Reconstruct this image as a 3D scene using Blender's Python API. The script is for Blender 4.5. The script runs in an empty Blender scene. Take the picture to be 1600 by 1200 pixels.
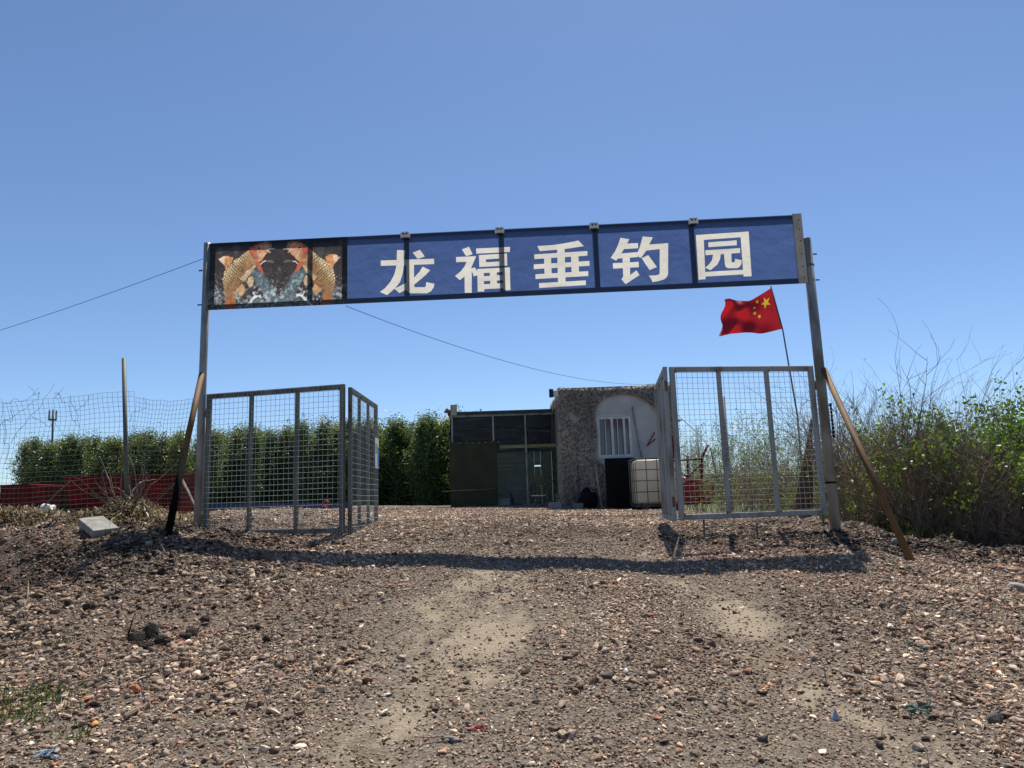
import bpy, bmesh, math, random
import numpy as np
from mathutils import Vector, Matrix, noise as mnoise
from mathutils.geometry import delaunay_2d_cdt

S = bpy.context.scene
COL = S.collection
R_ = math.radians

# ------------------------------------------------------------------ camera, sky, sun, exposure
FPX, PITCH, ROLL, EYE = 1155.0, R_(9.0), 0.033, np.array([0.0, 0.0, 0.34])
U0 = np.array([0, -math.sin(PITCH), math.cos(PITCH)])
FW = np.array([0, math.cos(PITCH), math.sin(PITCH)])
RT = math.cos(ROLL) * np.array([1.0, 0, 0]) - math.sin(ROLL) * U0
UP = math.sin(ROLL) * np.array([1.0, 0, 0]) + math.cos(ROLL) * U0
cam = bpy.data.objects.new('camera', bpy.data.cameras.new('camera'))
COL.objects.link(cam)
cam.matrix_world = Matrix(((RT[0], UP[0], -FW[0], EYE[0]), (RT[1], UP[1], -FW[1], EYE[1]),
                           (RT[2], UP[2], -FW[2], EYE[2]), (0, 0, 0, 1)))
cam.data.sensor_width = 36.0
cam.data.lens = FPX / 1600 * 36
cam.data.clip_start, cam.data.clip_end = 0.05, 3000
S.camera = cam

SUN_EL, SUN_AZ = R_(63.6), R_(15.5)
w = bpy.data.worlds.new('World'); S.world = w; w.use_nodes = True
nt = w.node_tree
sky = nt.nodes.new('ShaderNodeTexSky'); sky.sky_type = 'NISHITA'; sky.sun_disc = False
sky.sun_elevation, sky.sun_rotation = SUN_EL, SUN_AZ
sky.altitude, sky.air_density, sky.dust_density, sky.ozone_density = 1500, 1.0, 0.8, 6.2
nt.links.new(sky.outputs[0], nt.nodes['Background'].inputs[0])
nt.nodes['Background'].inputs[1].default_value = 0.092
sd = bpy.data.lights.new('sun', 'SUN'); sd.energy = 5.0; sd.angle = R_(0.53); sd.color = (1.0, 0.94, 0.83)
sun = bpy.data.objects.new('sun', sd); COL.objects.link(sun)
SDIR = Vector((math.sin(SUN_AZ) * math.cos(SUN_EL), math.cos(SUN_AZ) * math.cos(SUN_EL), math.sin(SUN_EL)))
sun.rotation_euler = SDIR.to_track_quat('Z', 'Y').to_euler()
S.view_settings.view_transform = 'Standard'; S.view_settings.look = 'None'
S.view_settings.exposure = 0.55; S.view_settings.gamma = 1.0; S.view_settings.use_curve_mapping = False
S.cycles.use_denoising = True
S.cycles.max_bounces = 8; S.cycles.transparent_max_bounces = 16
S.cycles.caustics_reflective = False; S.cycles.caustics_refractive = False

def P(px, py, Y):
    """point of the place seen at photograph pixel (px,py), standing at distance Y"""
    d = FW + RT * (px - 800) / FPX - UP * (py - 600) / FPX
    q = EYE + d * (Y / d[1])
    return Vector(q)

# ------------------------------------------------------------------ materials
def lin(r, g, b):
    f = lambda c: (c / 255 / 12.92) if c / 255 <= 0.04045 else ((c / 255 + 0.055) / 1.055) ** 2.4
    return (f(r), f(g), f(b), 1)

def new_mat(name):
    m = bpy.data.materials.new(name); m.use_nodes = True
    n = m.node_tree
    return m, n, n.nodes['Principled BSDF'], n.nodes['Material Output']

def pm(name, col, rough=0.7, metal=0.0, var=0.25, vscale=8.0, bump=0.0, bscale=40.0, col2=None, spec=0.4, detail=6, thr=None, stretch=None):
    """principled with noise colour variation, optional second colour (stains / rust) and bump"""
    m, n, b, o = new_mat(name)
    b.inputs['Roughness'].default_value = rough; b.inputs['Metallic'].default_value = metal
    b.inputs['Specular IOR Level'].default_value = spec
    tc = n.nodes.new('ShaderNodeTexCoord')
    mp = n.nodes.new('ShaderNodeMapping')
    if stretch: mp.inputs['Scale'].default_value = stretch
    oi = n.nodes.new('ShaderNodeObjectInfo')
    n.links.new(tc.outputs['Object'], mp.inputs[0])
    nz = n.nodes.new('ShaderNodeTexNoise'); nz.inputs['Scale'].default_value = vscale; nz.inputs['Detail'].default_value = detail
    nz.noise_dimensions = '4D'; n.links.new(oi.outputs['Random'], nz.inputs['W'])
    n.links.new(mp.outputs[0], nz.inputs['Vector'])
    rp = n.nodes.new('ShaderNodeValToRGB')
    c = Vector(col[:3]); c2 = Vector((col2 or [x * (1 - var) for x in c])[:3])
    lo, hi = thr or (0.35, 0.65)
    rp.color_ramp.elements[0].position = lo; rp.color_ramp.elements[1].position = hi
    rp.color_ramp.elements[0].color = (*c2, 1); rp.color_ramp.elements[1].color = (*[min(1, x * (1 + (0 if col2 else var * .6))) for x in c], 1)
    n.links.new(nz.outputs['Fac'], rp.inputs[0]); n.links.new(rp.outputs[0], b.inputs['Base Color'])
    if bump:
        n2 = n.nodes.new('ShaderNodeTexNoise'); n2.inputs['Scale'].default_value = bscale; n2.inputs['Detail'].default_value = 5
        n.links.new(mp.outputs[0], n2.inputs['Vector'])
        bp = n.nodes.new('ShaderNodeBump'); bp.inputs['Strength'].default_value = bump; bp.inputs['Distance'].default_value = 0.02
        n.links.new(n2.outputs['Fac'], bp.inputs['Height']); n.links.new(bp.outputs[0], b.inputs['Normal'])
    return m

def attr_color(n, name):
    a = n.nodes.new('ShaderNodeAttribute'); a.attribute_name = name
    return a

def cloth_mat(name, col=None, attr=None, trans=0.6, rough=0.6, wrinkle=0.15, gain=1.0, gloss=0.04):
    """printed / dyed thin sheet: front diffuse + light coming through"""
    m = bpy.data.materials.new(name); m.use_nodes = True
    n = m.node_tree; n.nodes.remove(n.nodes['Principled BSDF']); o = n.nodes['Material Output']
    di = n.nodes.new('ShaderNodeBsdfDiffuse'); tr = n.nodes.new('ShaderNodeBsdfTranslucent'); mx = n.nodes.new('ShaderNodeMixShader')
    mx.inputs[0].default_value = trans
    gl = n.nodes.new('ShaderNodeBsdfGlossy'); gl.inputs['Roughness'].default_value = rough * .6; m2 = n.nodes.new('ShaderNodeMixShader'); m2.inputs[0].default_value = gloss
    if attr:
        src = attr_color(n, attr).outputs['Color']
    else:
        tc = n.nodes.new('ShaderNodeTexCoord'); nz = n.nodes.new('ShaderNodeTexNoise'); nz.inputs['Scale'].default_value = 2.3; nz.inputs['Detail'].default_value = 7
        n.links.new(tc.outputs['Object'], nz.inputs['Vector'])
        rp = n.nodes.new('ShaderNodeValToRGB'); rp.color_ramp.elements[0].position = .3; rp.color_ramp.elements[1].position = .7
        rp.color_ramp.elements[0].color = (*[c * .86 for c in col[:3]], 1); rp.color_ramp.elements[1].color = (*col[:3], 1)
        n.links.new(nz.outputs['Fac'], rp.inputs[0]); src = rp.outputs[0]
    n.links.new(src, di.inputs['Color']); n.links.new(src, tr.inputs['Color'])
    if wrinkle:
        tc2 = n.nodes.new('ShaderNodeTexCoord'); nz2 = n.nodes.new('ShaderNodeTexNoise'); nz2.inputs['Scale'].default_value = 5; nz2.inputs['Detail'].default_value = 3
        n.links.new(tc2.outputs['Object'], nz2.inputs['Vector'])
        bp = n.nodes.new('ShaderNodeBump'); bp.inputs['Strength'].default_value = wrinkle; bp.inputs['Distance'].default_value = 0.05
        n.links.new(nz2.outputs['Fac'], bp.inputs['Height'])
        for s in (di, tr): n.links.new(bp.outputs[0], s.inputs['Normal'])
    n.links.new(di.outputs[0], mx.inputs[1]); n.links.new(tr.outputs[0], mx.inputs[2])
    n.links.new(mx.outputs[0], m2.inputs[1]); n.links.new(gl.outputs[0], m2.inputs[2])
    n.links.new(m2.outputs[0], o.inputs['Surface'])
    return m

def leaf_mat(name):
    m = bpy.data.materials.new(name); m.use_nodes = True
    n = m.node_tree; n.nodes.remove(n.nodes['Principled BSDF']); o = n.nodes['Material Output']
    a = attr_color(n, 'tint')
    di = n.nodes.new('ShaderNodeBsdfDiffuse'); tr = n.nodes.new('ShaderNodeBsdfTranslucent'); gl = n.nodes.new('ShaderNodeBsdfGlossy')
    gl.inputs['Roughness'].default_value = .45
    mx = n.nodes.new('ShaderNodeMixShader'); mx.inputs[0].default_value = .42
    m2 = n.nodes.new('ShaderNodeMixShader'); m2.inputs[0].default_value = .06
    hs = n.nodes.new('ShaderNodeHueSaturation'); hs.inputs['Saturation'].default_value = 1.15; hs.inputs['Value'].default_value = 1.5
    n.links.new(a.outputs['Color'], di.inputs['Color']); n.links.new(a.outputs['Color'], hs.inputs['Color']); n.links.new(hs.outputs[0], tr.inputs['Color'])
    n.links.new(di.outputs[0], mx.inputs[1]); n.links.new(tr.outputs[0], mx.inputs[2])
    n.links.new(mx.outputs[0], m2.inputs[1]); n.links.new(gl.outputs[0], m2.inputs[2]); n.links.new(m2.outputs[0], o.inputs['Surface'])
    return m

M = {}
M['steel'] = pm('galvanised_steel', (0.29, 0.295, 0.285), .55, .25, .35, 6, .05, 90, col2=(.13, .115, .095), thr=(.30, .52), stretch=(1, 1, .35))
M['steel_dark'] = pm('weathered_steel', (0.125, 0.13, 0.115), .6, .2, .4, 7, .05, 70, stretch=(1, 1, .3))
M['wire'] = pm('galvanised_wire', (0.38, 0.385, 0.37), .5, .3, .2, 20)
M['wire_dark'] = pm('old_wire', (0.10, 0.10, 0.095), .6, .3, .3, 20)
M['rust'] = pm('rusty_pipe', (0.20, 0.10, 0.032), .75, .05, .3, 5, .25, 60, col2=(0.035, 0.02, 0.012), thr=(.38, .60), stretch=(1, 1, .3))
M['rust2'] = pm('rusty_pipe_bare', (0.12, 0.06, 0.018), .75, .05, .3, 9, .2, 60, stretch=(1, 1, .3))
M['black'] = pm('black_plastic', (0.006, 0.006, 0.007), .75, 0, .3, 6, .2, 12, spec=.15)
M['blackmetal'] = pm('black_metal', (0.02, 0.02, 0.02), .5, .2, .3, 8)
M['pipe_black'] = pm('black_pipe', (0.005, 0.0045, 0.004), .95, 0, .4, 6, .3, 40, spec=.05)  # near-black pipe for the lower half of the left brace
M['white'] = pm('white_paint', (0.62, 0.61, 0.58), .5, 0, .15, 6)
M['beige'] = pm('beige_board', (0.42, 0.37, 0.30), .7, 0, .2, 10, .1, 60)
M['red'] = pm('red_paint', (0.19, 0.007, 0.009), .6, 0, .35, 4, .08, 30, spec=.12, col2=(.06, .007, .007), thr=(.35, .62))
M['redlight'] = pm('faded_red_paint', (0.26, 0.010, 0.014), .5, 0, .3, 5, .08, 30)
M['concrete'] = pm('concrete', (0.25, 0.24, 0.215), .9, 0, .35, 9, .3, 60)
M['slab'] = pm('dusty_slab', (0.20, 0.19, 0.18), .9, 0, .25, 5, .2, 40)
M['wood'] = pm('dry_wood', (0.25, 0.18, 0.11), .85, 0, .35, 9, .2, 40, stretch=(1, 1, .2))
M['straw'] = leaf_mat('straw')
M['bark'] = pm('bark', (0.085, 0.068, 0.052), .9, 0, .35, 12, .3, 50)
M['palebark'] = pm('pale_bark', (0.20, 0.165, 0.125), .9, 0, .3, 12, .2, 50)
M['twig'] = pm('twig_bark', (0.22, 0.165, 0.125), .85, 0, .35, 6)
M['leaf'] = leaf_mat('leaf')
M['blue'] = pm('blue_liner', (0.035, 0.06, 0.14), .5, 0, .3, 5, .2, 20)
M['plastic'] = cloth_mat('white_tank_plastic', (0.80, 0.75, 0.64), trans=.55, wrinkle=0)
M['sack'] = pm('white_plastic_sack', (0.6, 0.6, 0.6), .4, 0, .15, 5, .4, 18)
M['teal'] = pm('teal_fascia', (0.018, 0.045, 0.045), .5, .1, .3, 3)
M['olive'] = pm('olive_tarpaulin', (0.035, 0.037, 0.014), .75, 0, .3, 2.2, .25, 9)
M['wall'] = pm('off_white_wall', (0.46, 0.45, 0.44), .8, 0, .14, 2.0, .05, 30)
M['netback'] = pm('brown_net_backing', (0.17, 0.145, 0.118), .95, 0, .4, 12, .5, 30)
M['net'] = leaf_mat('net_strips')
M['glass'] = pm('window_glass', (0.09, 0.10, 0.115), .08, 0, .1, 1, spec=.6)
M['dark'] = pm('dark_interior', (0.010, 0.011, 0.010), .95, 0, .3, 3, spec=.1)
M['yellow'] = pm('yellow_beam', (0.42, 0.33, 0.12), .7, 0, .2, 4)
M['blueprint'] = pm('blue_print', (0.05, 0.15, 0.42), .6, 0, .15, 6)
M['brownsheet'] = pm('brown_canvas', (0.13, 0.075, 0.048), .9, 0, .35, 4, .2, 20)
M['twine'] = pm('green_twine', (0.02, 0.10, 0.085), .8, 0, .3, 20)

# ------------------------------------------------------------------ mesh helpers
def link(o, parent=None):
    COL.objects.link(o)
    if parent: o.parent = parent
    return o

def tag(o, label, cat=None, group=None, kind=None):
    if label: o['label'] = label
    if cat: o['category'] = cat
    if group: o['group'] = group
    if kind: o['kind'] = kind
    return o

def thing(name, label, cat, loc=(0, 0, 0), rz=0.0, group=None):
    o = bpy.data.objects.new(name, None); o.empty_display_size = .1
    o.location = loc; o.rotation_euler = (0, 0, rz)
    return tag(link(o), label, cat, group)

def np_mesh(name, V, Fq, mat, parent=None, col=None, smooth=False):
    V = np.asarray(V, np.float32); Fq = np.asarray(Fq, np.int32)
    me = bpy.data.meshes.new(name); k = Fq.shape[1]
    me.vertices.add(len(V)); me.vertices.foreach_set('co', V.ravel())
    me.loops.add(Fq.size); me.loops.foreach_set('vertex_index', Fq.ravel())
    me.polygons.add(len(Fq)); me.polygons.foreach_set('loop_start', np.arange(len(Fq), dtype=np.int32) * k)
    me.update(calc_edges=True)
    if smooth: me.polygons.foreach_set('use_smooth', np.ones(len(Fq), bool))
    if col is not None:
        a = me.color_attributes.new('tint', 'FLOAT_COLOR', 'POINT')
        c = np.ones((len(V), 4), np.float32); c[:, :3] = col; a.data.foreach_set('color', c.ravel())
    me.materials.append(mat)
    return link(bpy.data.objects.new(name, me), parent)

class MB:
    def __init__(s): s.v, s.f, s.m = [], [], []
    def add(s, vs, fs, mi=0):
        o = len(s.v); s.v += [tuple(v) for v in vs]; s.f += [tuple(i + o for i in f) for f in fs]; s.m += [mi] * len(fs); return s
    def box(s, c, size, rot=None, mi=0, taper=None):
        hx, hy, hz = size[0] / 2, size[1] / 2, size[2] / 2
        vs = [Vector((x * hx, y * hy, z * hz)) for z in (-1, 1) for y in (-1, 1) for x in (-1, 1)]
        if taper:
            for v in vs:
                if v.z < 0: v.x *= taper[0]; v.y *= taper[1]
        if rot is not None: vs = [rot @ v for v in vs]
        c = Vector(c)
        return s.add([v + c for v in vs], [(0, 2, 3, 1), (4, 5, 7, 6), (0, 1, 5, 4), (2, 6, 7, 3), (0, 4, 6, 2), (1, 3, 7, 5)], mi)
    def bar(s, a, b, wx, wy, mi=0, up=Vector((0, 0, 1))):
        a, b = Vector(a), Vector(b); d = b - a; L = d.length; z = d.normalized()
        if abs(z.dot(up)) > .95: up = Vector((0, 1, 0))
        x = up.cross(z).normalized(); y = z.cross(x)
        rot = Matrix((x, y, z)).transposed()
        return s.box((a + b) / 2, (wx, wy, L), rot, mi)
    def tube(s, pts, r, sides=8, cap=True, mi=0):
        pts = [Vector(p) for p in pts]; n = len(pts)
        rs = r if isinstance(r, (list, tuple)) else [r] * n
        ref = None; rings = []
        for i, p in enumerate(pts):
            d = (pts[min(i + 1, n - 1)] - pts[max(i - 1, 0)])
            d = d.normalized() if d.length > 1e-9 else Vector((0, 0, 1))
            if ref is None: ref = Vector((1, 0, 0)) if abs(d.x) < .8 else Vector((0, 1, 0))
            x = (ref - d * ref.dot(d)).normalized(); y = d.cross(x); ref = x
            rings.append([p + (x * math.cos(2 * math.pi * k / sides) + y * math.sin(2 * math.pi * k / sides)) * rs[i] for k in range(sides)])
        vs = [v for rg in rings for v in rg]; fs = []
        for i in range(n - 1):
            for k in range(sides):
                k2 = (k + 1) % sides
                fs.append((i * sides + k, i * sides + k2, (i + 1) * sides + k2, (i + 1) * sides + k))
        if cap: fs += [tuple(range(sides))[::-1], tuple((n - 1) * sides + k for k in range(sides))]
        return s.add(vs, fs, mi)
    def build(s, name, mats, parent=None, smooth=False, bevel=0):
        me = bpy.data.meshes.new(name); me.from_pydata(s.v, [], s.f)
        for m in (mats if isinstance(mats, (list, tuple)) else [mats]): me.materials.append(m)
        me.polygons.foreach_set('material_index', s.m)
        if bevel:
            bm = bmesh.new(); bm.from_mesh(me)
            bmesh.ops.bevel(bm, geom=bm.edges[:], offset=bevel, segments=2, affect='EDGES', profile=.5); bm.to_mesh(me); bm.free()
        if smooth:
            me.polygons.foreach_set('use_smooth', [True] * len(me.polygons))
        return link(bpy.data.objects.new(name, me), parent)

def copy_tree(o, loc, rz=0.0, sc=(1, 1, 1), label=None):
    c = o.copy(); COL.objects.link(c); c.location = loc; c.rotation_euler = (0, 0, rz); c.scale = sc
    if label: c['label'] = label
    for ch in o.children:
        d = ch.copy(); COL.objects.link(d); d.parent = c
        for g in ch.children:
            e = g.copy(); COL.objects.link(e); e.parent = d
    return c

def sag(a, b, drop, n=16):
    a, b = Vector(a), Vector(b)
    return [a.lerp(b, t) - Vector((0, 0, 4 * drop * t * (1 - t))) for t in [i / n for i in range(n + 1)]]

def in_poly(px, py, poly):
    px, py = np.asarray(px, float), np.asarray(py, float); ins = np.zeros(px.shape, bool)
    j = len(poly) - 1
    for i in range(len(poly)):
        xi, yi = poly[i]; xj, yj = poly[j]
        c = ((yi > py) != (yj > py)) & (px < (xj - xi) * (py - yi) / ((yj - yi) or 1e-12) + xi)
        ins ^= c; j = i
    return ins

def hash2(ix, iy, s):
    h = (ix.astype(np.int64) * 374761393 + iy.astype(np.int64) * 668265263 + s * 1442695041) & 0x7fffffff
    h = ((h ^ (h >> 13)) * 1274126177) & 0x7fffffff
    return ((h ^ (h >> 16)) & 0xffff) / 65535.0

def vnoise(x, y, s=0):
    x, y = np.asarray(x, float), np.asarray(y, float)
    ix, iy = np.floor(x), np.floor(y); fx, fy = x - ix, y - iy
    fx, fy = fx * fx * (3 - 2 * fx), fy * fy * (3 - 2 * fy)
    a, b, c, d = hash2(ix, iy, s), hash2(ix + 1, iy, s), hash2(ix, iy + 1, s), hash2(ix + 1, iy + 1, s)
    return (a * (1 - fx) + b * fx) * (1 - fy) + (c * (1 - fx) + d * fx) * fy

def fbm(x, y, o=4, s=0):
    t = 0; a = .5
    for i in range(o):
        t = t + a * vnoise(x * 2 ** i, y * 2 ** i, s + i * 17); a *= .5
    return t

sst = lambda a, b, x: (lambda t: t * t * (3 - 2 * t))(np.clip((x - a) / (b - a), 0, 1))

# ------------------------------------------------------------------ the ground
def ground_z(x, y, fine=True):
    x, y = np.asarray(x, float), np.asarray(y, float)
    k = .5
    z = -.16 * k * np.logaddexp(0, (8.6 - y) / k) + .055 + .0065 * np.clip(y - 8.6, -2, 14)
    z = z - .035 * np.clip(x, -6, 6)
    # the track falls away at its left and right shoulders and beyond the fence line
    z = z - .46 * sst(-3.8, -4.7, x) * sst(8.4, 7.0, y)
    z = z - .22 * sst(3.9, 5.6, x) * sst(6.2, 8.0, y)
    edge = 4.5 + np.clip(y - 9, 0, 30) * .14
    z = z - 1.15 * sst(0, 2.2, x - edge) * sst(8.4, 10.0, y)
    z = z - .07 * np.exp(-((x + 2.6) / 1.1) ** 2 - ((y - 8.5) / 1.0) ** 2)
    z = z + .17 * np.exp(-((x + 3.6) / .75) ** 2 - ((y - 7.6) / .6) ** 2) + .03 * np.exp(-((x + 3.9) ** 2 / 1.2 + (y - 7.9) ** 2 / .5))
    z = z - .5 * sst(30, 42, y)
    if fine:
        near = np.exp(-np.clip(y - 14, 0, 100) / 12)
        off = sst(1.6, 3.4, np.abs(x - .1 * y * 0))          # rougher away from the wheel tracks
        z = z + near * (.055 * (fbm(x * .7, y * .7, 3, 3) - .44) + (.020 + .055 * off) * (fbm(x * 3.1, y * 3.1, 4, 9) - .47))
        z = z + near * .05 * sst(.60, .75, vnoise(x * 1.9, y * 1.9, 31)) * off
        z = z - .030 * np.exp(-(track_dist(x, y) / .30) ** 2) * sst(9.2, 7.5, y)      # wheel ruts
        # heaped soil on both banks
        bank = np.maximum(sst(-2.4, -3.6, x) * sst(4.8, 6.2, y), sst(2.6, 4.0, x) * sst(6.0, 7.2, y)) * sst(10.2, 9.0, y)
        z = z + bank * (.24 * (fbm(x * 1.5, y * 1.5, 3, 61) - .44) + .17 * (fbm(x * 4.5, y * 4.5, 3, 67) - .46))
    return z

TRACKS = (((-.58, 2.9), (-.66, 3.6), (-.70, 4.4), (-.62, 5.2), (-.45, 5.9), (-.25, 6.8), (-.1, 8.2)), ((-.28, 4.3), (-.22, 5.1), (-.10, 5.9), (-.05, 6.8), (0, 8.4)), ((1.75, 3.0), (1.7, 3.9), (1.62, 4.7), (1.5, 5.6), (1.35, 6.6), (1.2, 8.0)))
def track_dist(x, y):
    d = np.full(np.shape(x), 9.0)
    for pl_ in TRACKS:
        for (ax, ay), (bx_, by_) in zip(pl_[:-1], pl_[1:]):
            vx_, vy_ = bx_ - ax, by_ - ay; t = np.clip(((x - ax) * vx_ + (y - ay) * vy_) / (vx_ ** 2 + vy_ ** 2), 0, 1)
            d = np.minimum(d, np.hypot(x - ax - t * vx_, y - ay - t * vy_))
    return d
def sand_mask(x, y):
    x, y = np.asarray(x, float), np.asarray(y, float)
    m = np.zeros_like(x)
    for (cx, cy, sx, sy, a) in ((-.62, 5.35, .3, .6, .7), (-.22, 5.1, .3, .65, .95), (-.63, 4.0, .22, .5, .8), (1.6, 5.6, .34, .9, .85), (-.1, 6.8, .3, .4, .5), (1.65, 4.2, .35, .6, .55), (1.4, 3.4, .6, .4, .4), (-1.4, 4.6, .3, .5, .35)):
        m = np.maximum(m, a * np.exp(-((x - cx) / sx) ** 2 - ((y - cy) / sy) ** 2))
    tr_ = np.exp(-(track_dist(x, y) / .26) ** 2) * sst(8.6, 7.0, y)
    n = fbm(x * 3.2, y * 1.9, 4, 77); n2 = fbm(x * 12, y * 9, 3, 91)
    v = .62 * m + .40 * tr_ + 1.5 * (n - .47) + 1.3 * (n2 - .47)
    return np.clip(sst(.20, 1.1, v) * sst(.02, .4, np.maximum(m, tr_)) * .95, 0, 1)

def packed_mask(x, y):    # compacted dirt in the wheel tracks: fewer loose stones
    t = np.exp(-(track_dist(x, y) / .55) ** 2) * sst(9.2, 7.0, y)
    return np.clip(t * (.45 + 1.1 * fbm(x * 1.8, y * 1.8, 3, 55)), 0, 1)

def dark_mask(x, y):      # heaps of moist dark soil
    a = sst(.50, .62, fbm(x * .9, y * .9, 3, 21)) * sst(1.8, 3.2, np.abs(x))
    b = np.exp(-((x - 4.4) / 1.6) ** 2 - ((y - 7.9) / .8) ** 2) + np.exp(-((x + 4.2) / 1.9) ** 2 - ((y - 7.1) / 1.3) ** 2) + .8 * np.exp(-((x - 3) / 1.2) ** 2 - ((y - 8.1) / .35) ** 2)
    b = b * (.35 + 1.3 * fbm(x * 1.7, y * 1.7, 3, 44))
    return np.clip(np.maximum(a * .8, b) * sst(4.0, 5.5, y) * sst(11, 9.6, y), 0, 1)

def veg_mask(x, y):
    edge = 4.7 + np.clip(y - 9, 0, 30) * .14
    a = sst(0, .9, x - edge) * sst(8.6, 9.4, y)
    b = sst(-5.0, -7.0, x) * sst(11, 13, y)
    c = sst(26, 34, y)
    return np.clip(np.maximum(np.maximum(a, b), c), 0, 1)

def axis(fine_a, fine_b, step, far_a, far_b, g=1.22):
    c = list(np.arange(fine_a, fine_b + 1e-6, step)); s = step
    while c[-1] < far_b: s *= g; c.append(c[-1] + s)
    s = step; lo = [fine_a]
    while lo[-1] > far_a: s *= g; lo.append(lo[-1] - s)
    return np.array(sorted(lo[1:]) + c)

xs = axis(-7.5, 7.5, .06, -900, 900); ys = axis(2.2, 11.5, .05, -40, 1500, 1.12)
GX, GY = np.meshgrid(xs, ys); GZ = ground_z(GX, GY)
nx, ny = len(xs), len(ys)
ii = (np.arange(ny - 1)[:, None] * nx + np.arange(nx - 1)[None, :]).ravel()
gm, n, b, o = new_mat('ground')
at = attr_color(n, 'tint'); tc = n.nodes.new('ShaderNodeTexCoord')
sep = n.nodes.new('ShaderNodeSeparateColor'); n.links.new(at.outputs['Color'], sep.inputs[0])
def noise_node(n, scale, detail=6, rough=.6):
    z = n.nodes.new('ShaderNodeTexNoise'); z.inputs['Scale'].default_value = scale; z.inputs['Detail'].default_value = detail; z.inputs['Roughness'].default_value = rough
    n.links.new(tc.outputs['Object'], z.inputs['Vector']); return z
def ramp(n, src, stops):
    r = n.nodes.new('ShaderNodeValToRGB')
    while len(r.color_ramp.elements) < len(stops): r.color_ramp.elements.new(.5)
    for e, (p_, c_) in zip(r.color_ramp.elements, stops): e.position = p_; e.color = (*c_, 1)
    n.links.new(src, r.inputs[0]); return r
def mixc(n, fac, a_, b_):
    x = n.nodes.new('ShaderNodeMix'); x.data_type = 'RGBA'
    n.links.new(fac, x.inputs[0]); n.links.new(a_, x.inputs[6]); n.links.new(b_, x.inputs[7]); return x.outputs[2]
z1 = noise_node(n, 55, 4, .7); vor = n.nodes.new('ShaderNodeTexVoronoi'); vor.inputs['Scale'].default_value = 62
n.links.new(tc.outputs['Object'], vor.inputs['Vector'])
soil = ramp(n, z1.outputs['Fac'], [(.3, (.05, .038, .027)), (.5, (.115, .092, .07)), (.72, (.25, .205, .16))])
peb = ramp(n, vor.outputs['Color'], [(.1, (.05, .039, .03)), (.4, (.115, .09, .07)), (.65, (.18, .148, .117)), (.95, (.30, .258, .21))])
mx0 = n.nodes.new('ShaderNodeMix'); mx0.data_type = 'RGBA'; mx0.inputs[0].default_value = .5
n.links.new(soil.outputs[0], mx0.inputs[6]); n.links.new(peb.outputs[0], mx0.inputs[7])
z2 = noise_node(n, 120, 5, .7); sand = ramp(n, z2.outputs['Fac'], [(.3, (.16, .127, .09)), (.55, (.30, .245, .177)), (.75, (.39, .328, .25))])
c1 = mixc(n, sep.outputs[0], mx0.outputs[2], sand.outputs[0])
z3 = noise_node(n, 40, 5, .7); dk = ramp(n, z3.outputs['Fac'], [(.3, (.022, .017, .013)), (.6, (.06, .046, .036)), (.8, (.11, .085, .065))])
c2 = mixc(n, sep.outputs[2], c1, dk.outputs[0])
z4 = noise_node(n, 1.7, 8, .75); vg = ramp(n, z4.outputs['Fac'], [(.3, (.05, .055, .02)), (.5, (.065, .085, .025)), (.7, (.13, .12, .06))])
c3 = mixc(n, sep.outputs[1], c2, vg.outputs[0])
n.links.new(c3, b.inputs['Base Color']); b.inputs['Roughness'].default_value = .95; b.inputs['Specular IOR Level'].default_value = .2
bp = n.nodes.new('ShaderNodeBump'); bp.inputs['Strength'].default_value = .7; bp.inputs['Distance'].default_value = .012
add = n.nodes.new('ShaderNodeMath'); add.operation = 'ADD'; n.links.new(z1.outputs['Fac'], add.inputs[0]); n.links.new(vor.outputs['Distance'], add.inputs[1])
n.links.new(add.outputs[0], bp.inputs['Height']); n.links.new(bp.outputs[0], b.inputs['Normal'])
gcol = np.stack([sand_mask(GX, GY).ravel(), veg_mask(GX, GY).ravel(), dark_mask(GX, GY).ravel()], 1)
ground = np_mesh('ground', np.stack([GX, GY, GZ], -1).reshape(-1, 3), np.stack([ii, ii + 1, ii + nx + 1, ii + nx], 1), gm, None, gcol, True)
tag(ground, 'earth track of gravel and dried mud climbing to the gate', 'ground', kind='structure')
gz = lambda x, y: float(ground_z(np.array([x]), np.array([y]))[0])
def on_ground(px, py, y0=3.0, y1=30.0):
    d = FW + RT * (px - 800) / FPX - UP * (py - 600) / FPX
    t = np.linspace(y0, y1, 6000) / d[1]; q = EYE + t[:, None] * d
    i = int(np.argmax(q[:, 2] <= ground_z(q[:, 0], q[:, 1])))
    return Vector(q[i])

# ------------------------------------------------------------------ loose gravel (uncountable) as real stones
def stone_mesh(seed, flat=.65, npts=14):
    rng = np.random.default_rng(seed)
    v = rng.normal(size=(npts, 3)); v /= np.linalg.norm(v, axis=1)[:, None]
    v *= rng.uniform(.75, 1.05, (npts, 1)); v *= np.array([1, rng.uniform(.6, .9), flat * rng.uniform(.75, 1.1)])
    bm = bmesh.new()
    for p in v: bm.verts.new(p)
    res = bmesh.ops.convex_hull(bm, input=bm.verts[:])
    bmesh.ops.delete(bm, geom=[g for g in res['geom_interior'] if isinstance(g, bmesh.types.BMVert)], context='VERTS')
    bmesh.ops.bevel(bm, geom=bm.edges[:], offset=.10, segments=1, affect='EDGES')
    me = bpy.data.meshes.new('stone'); bm.to_mesh(me); bm.free(); return me

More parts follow.
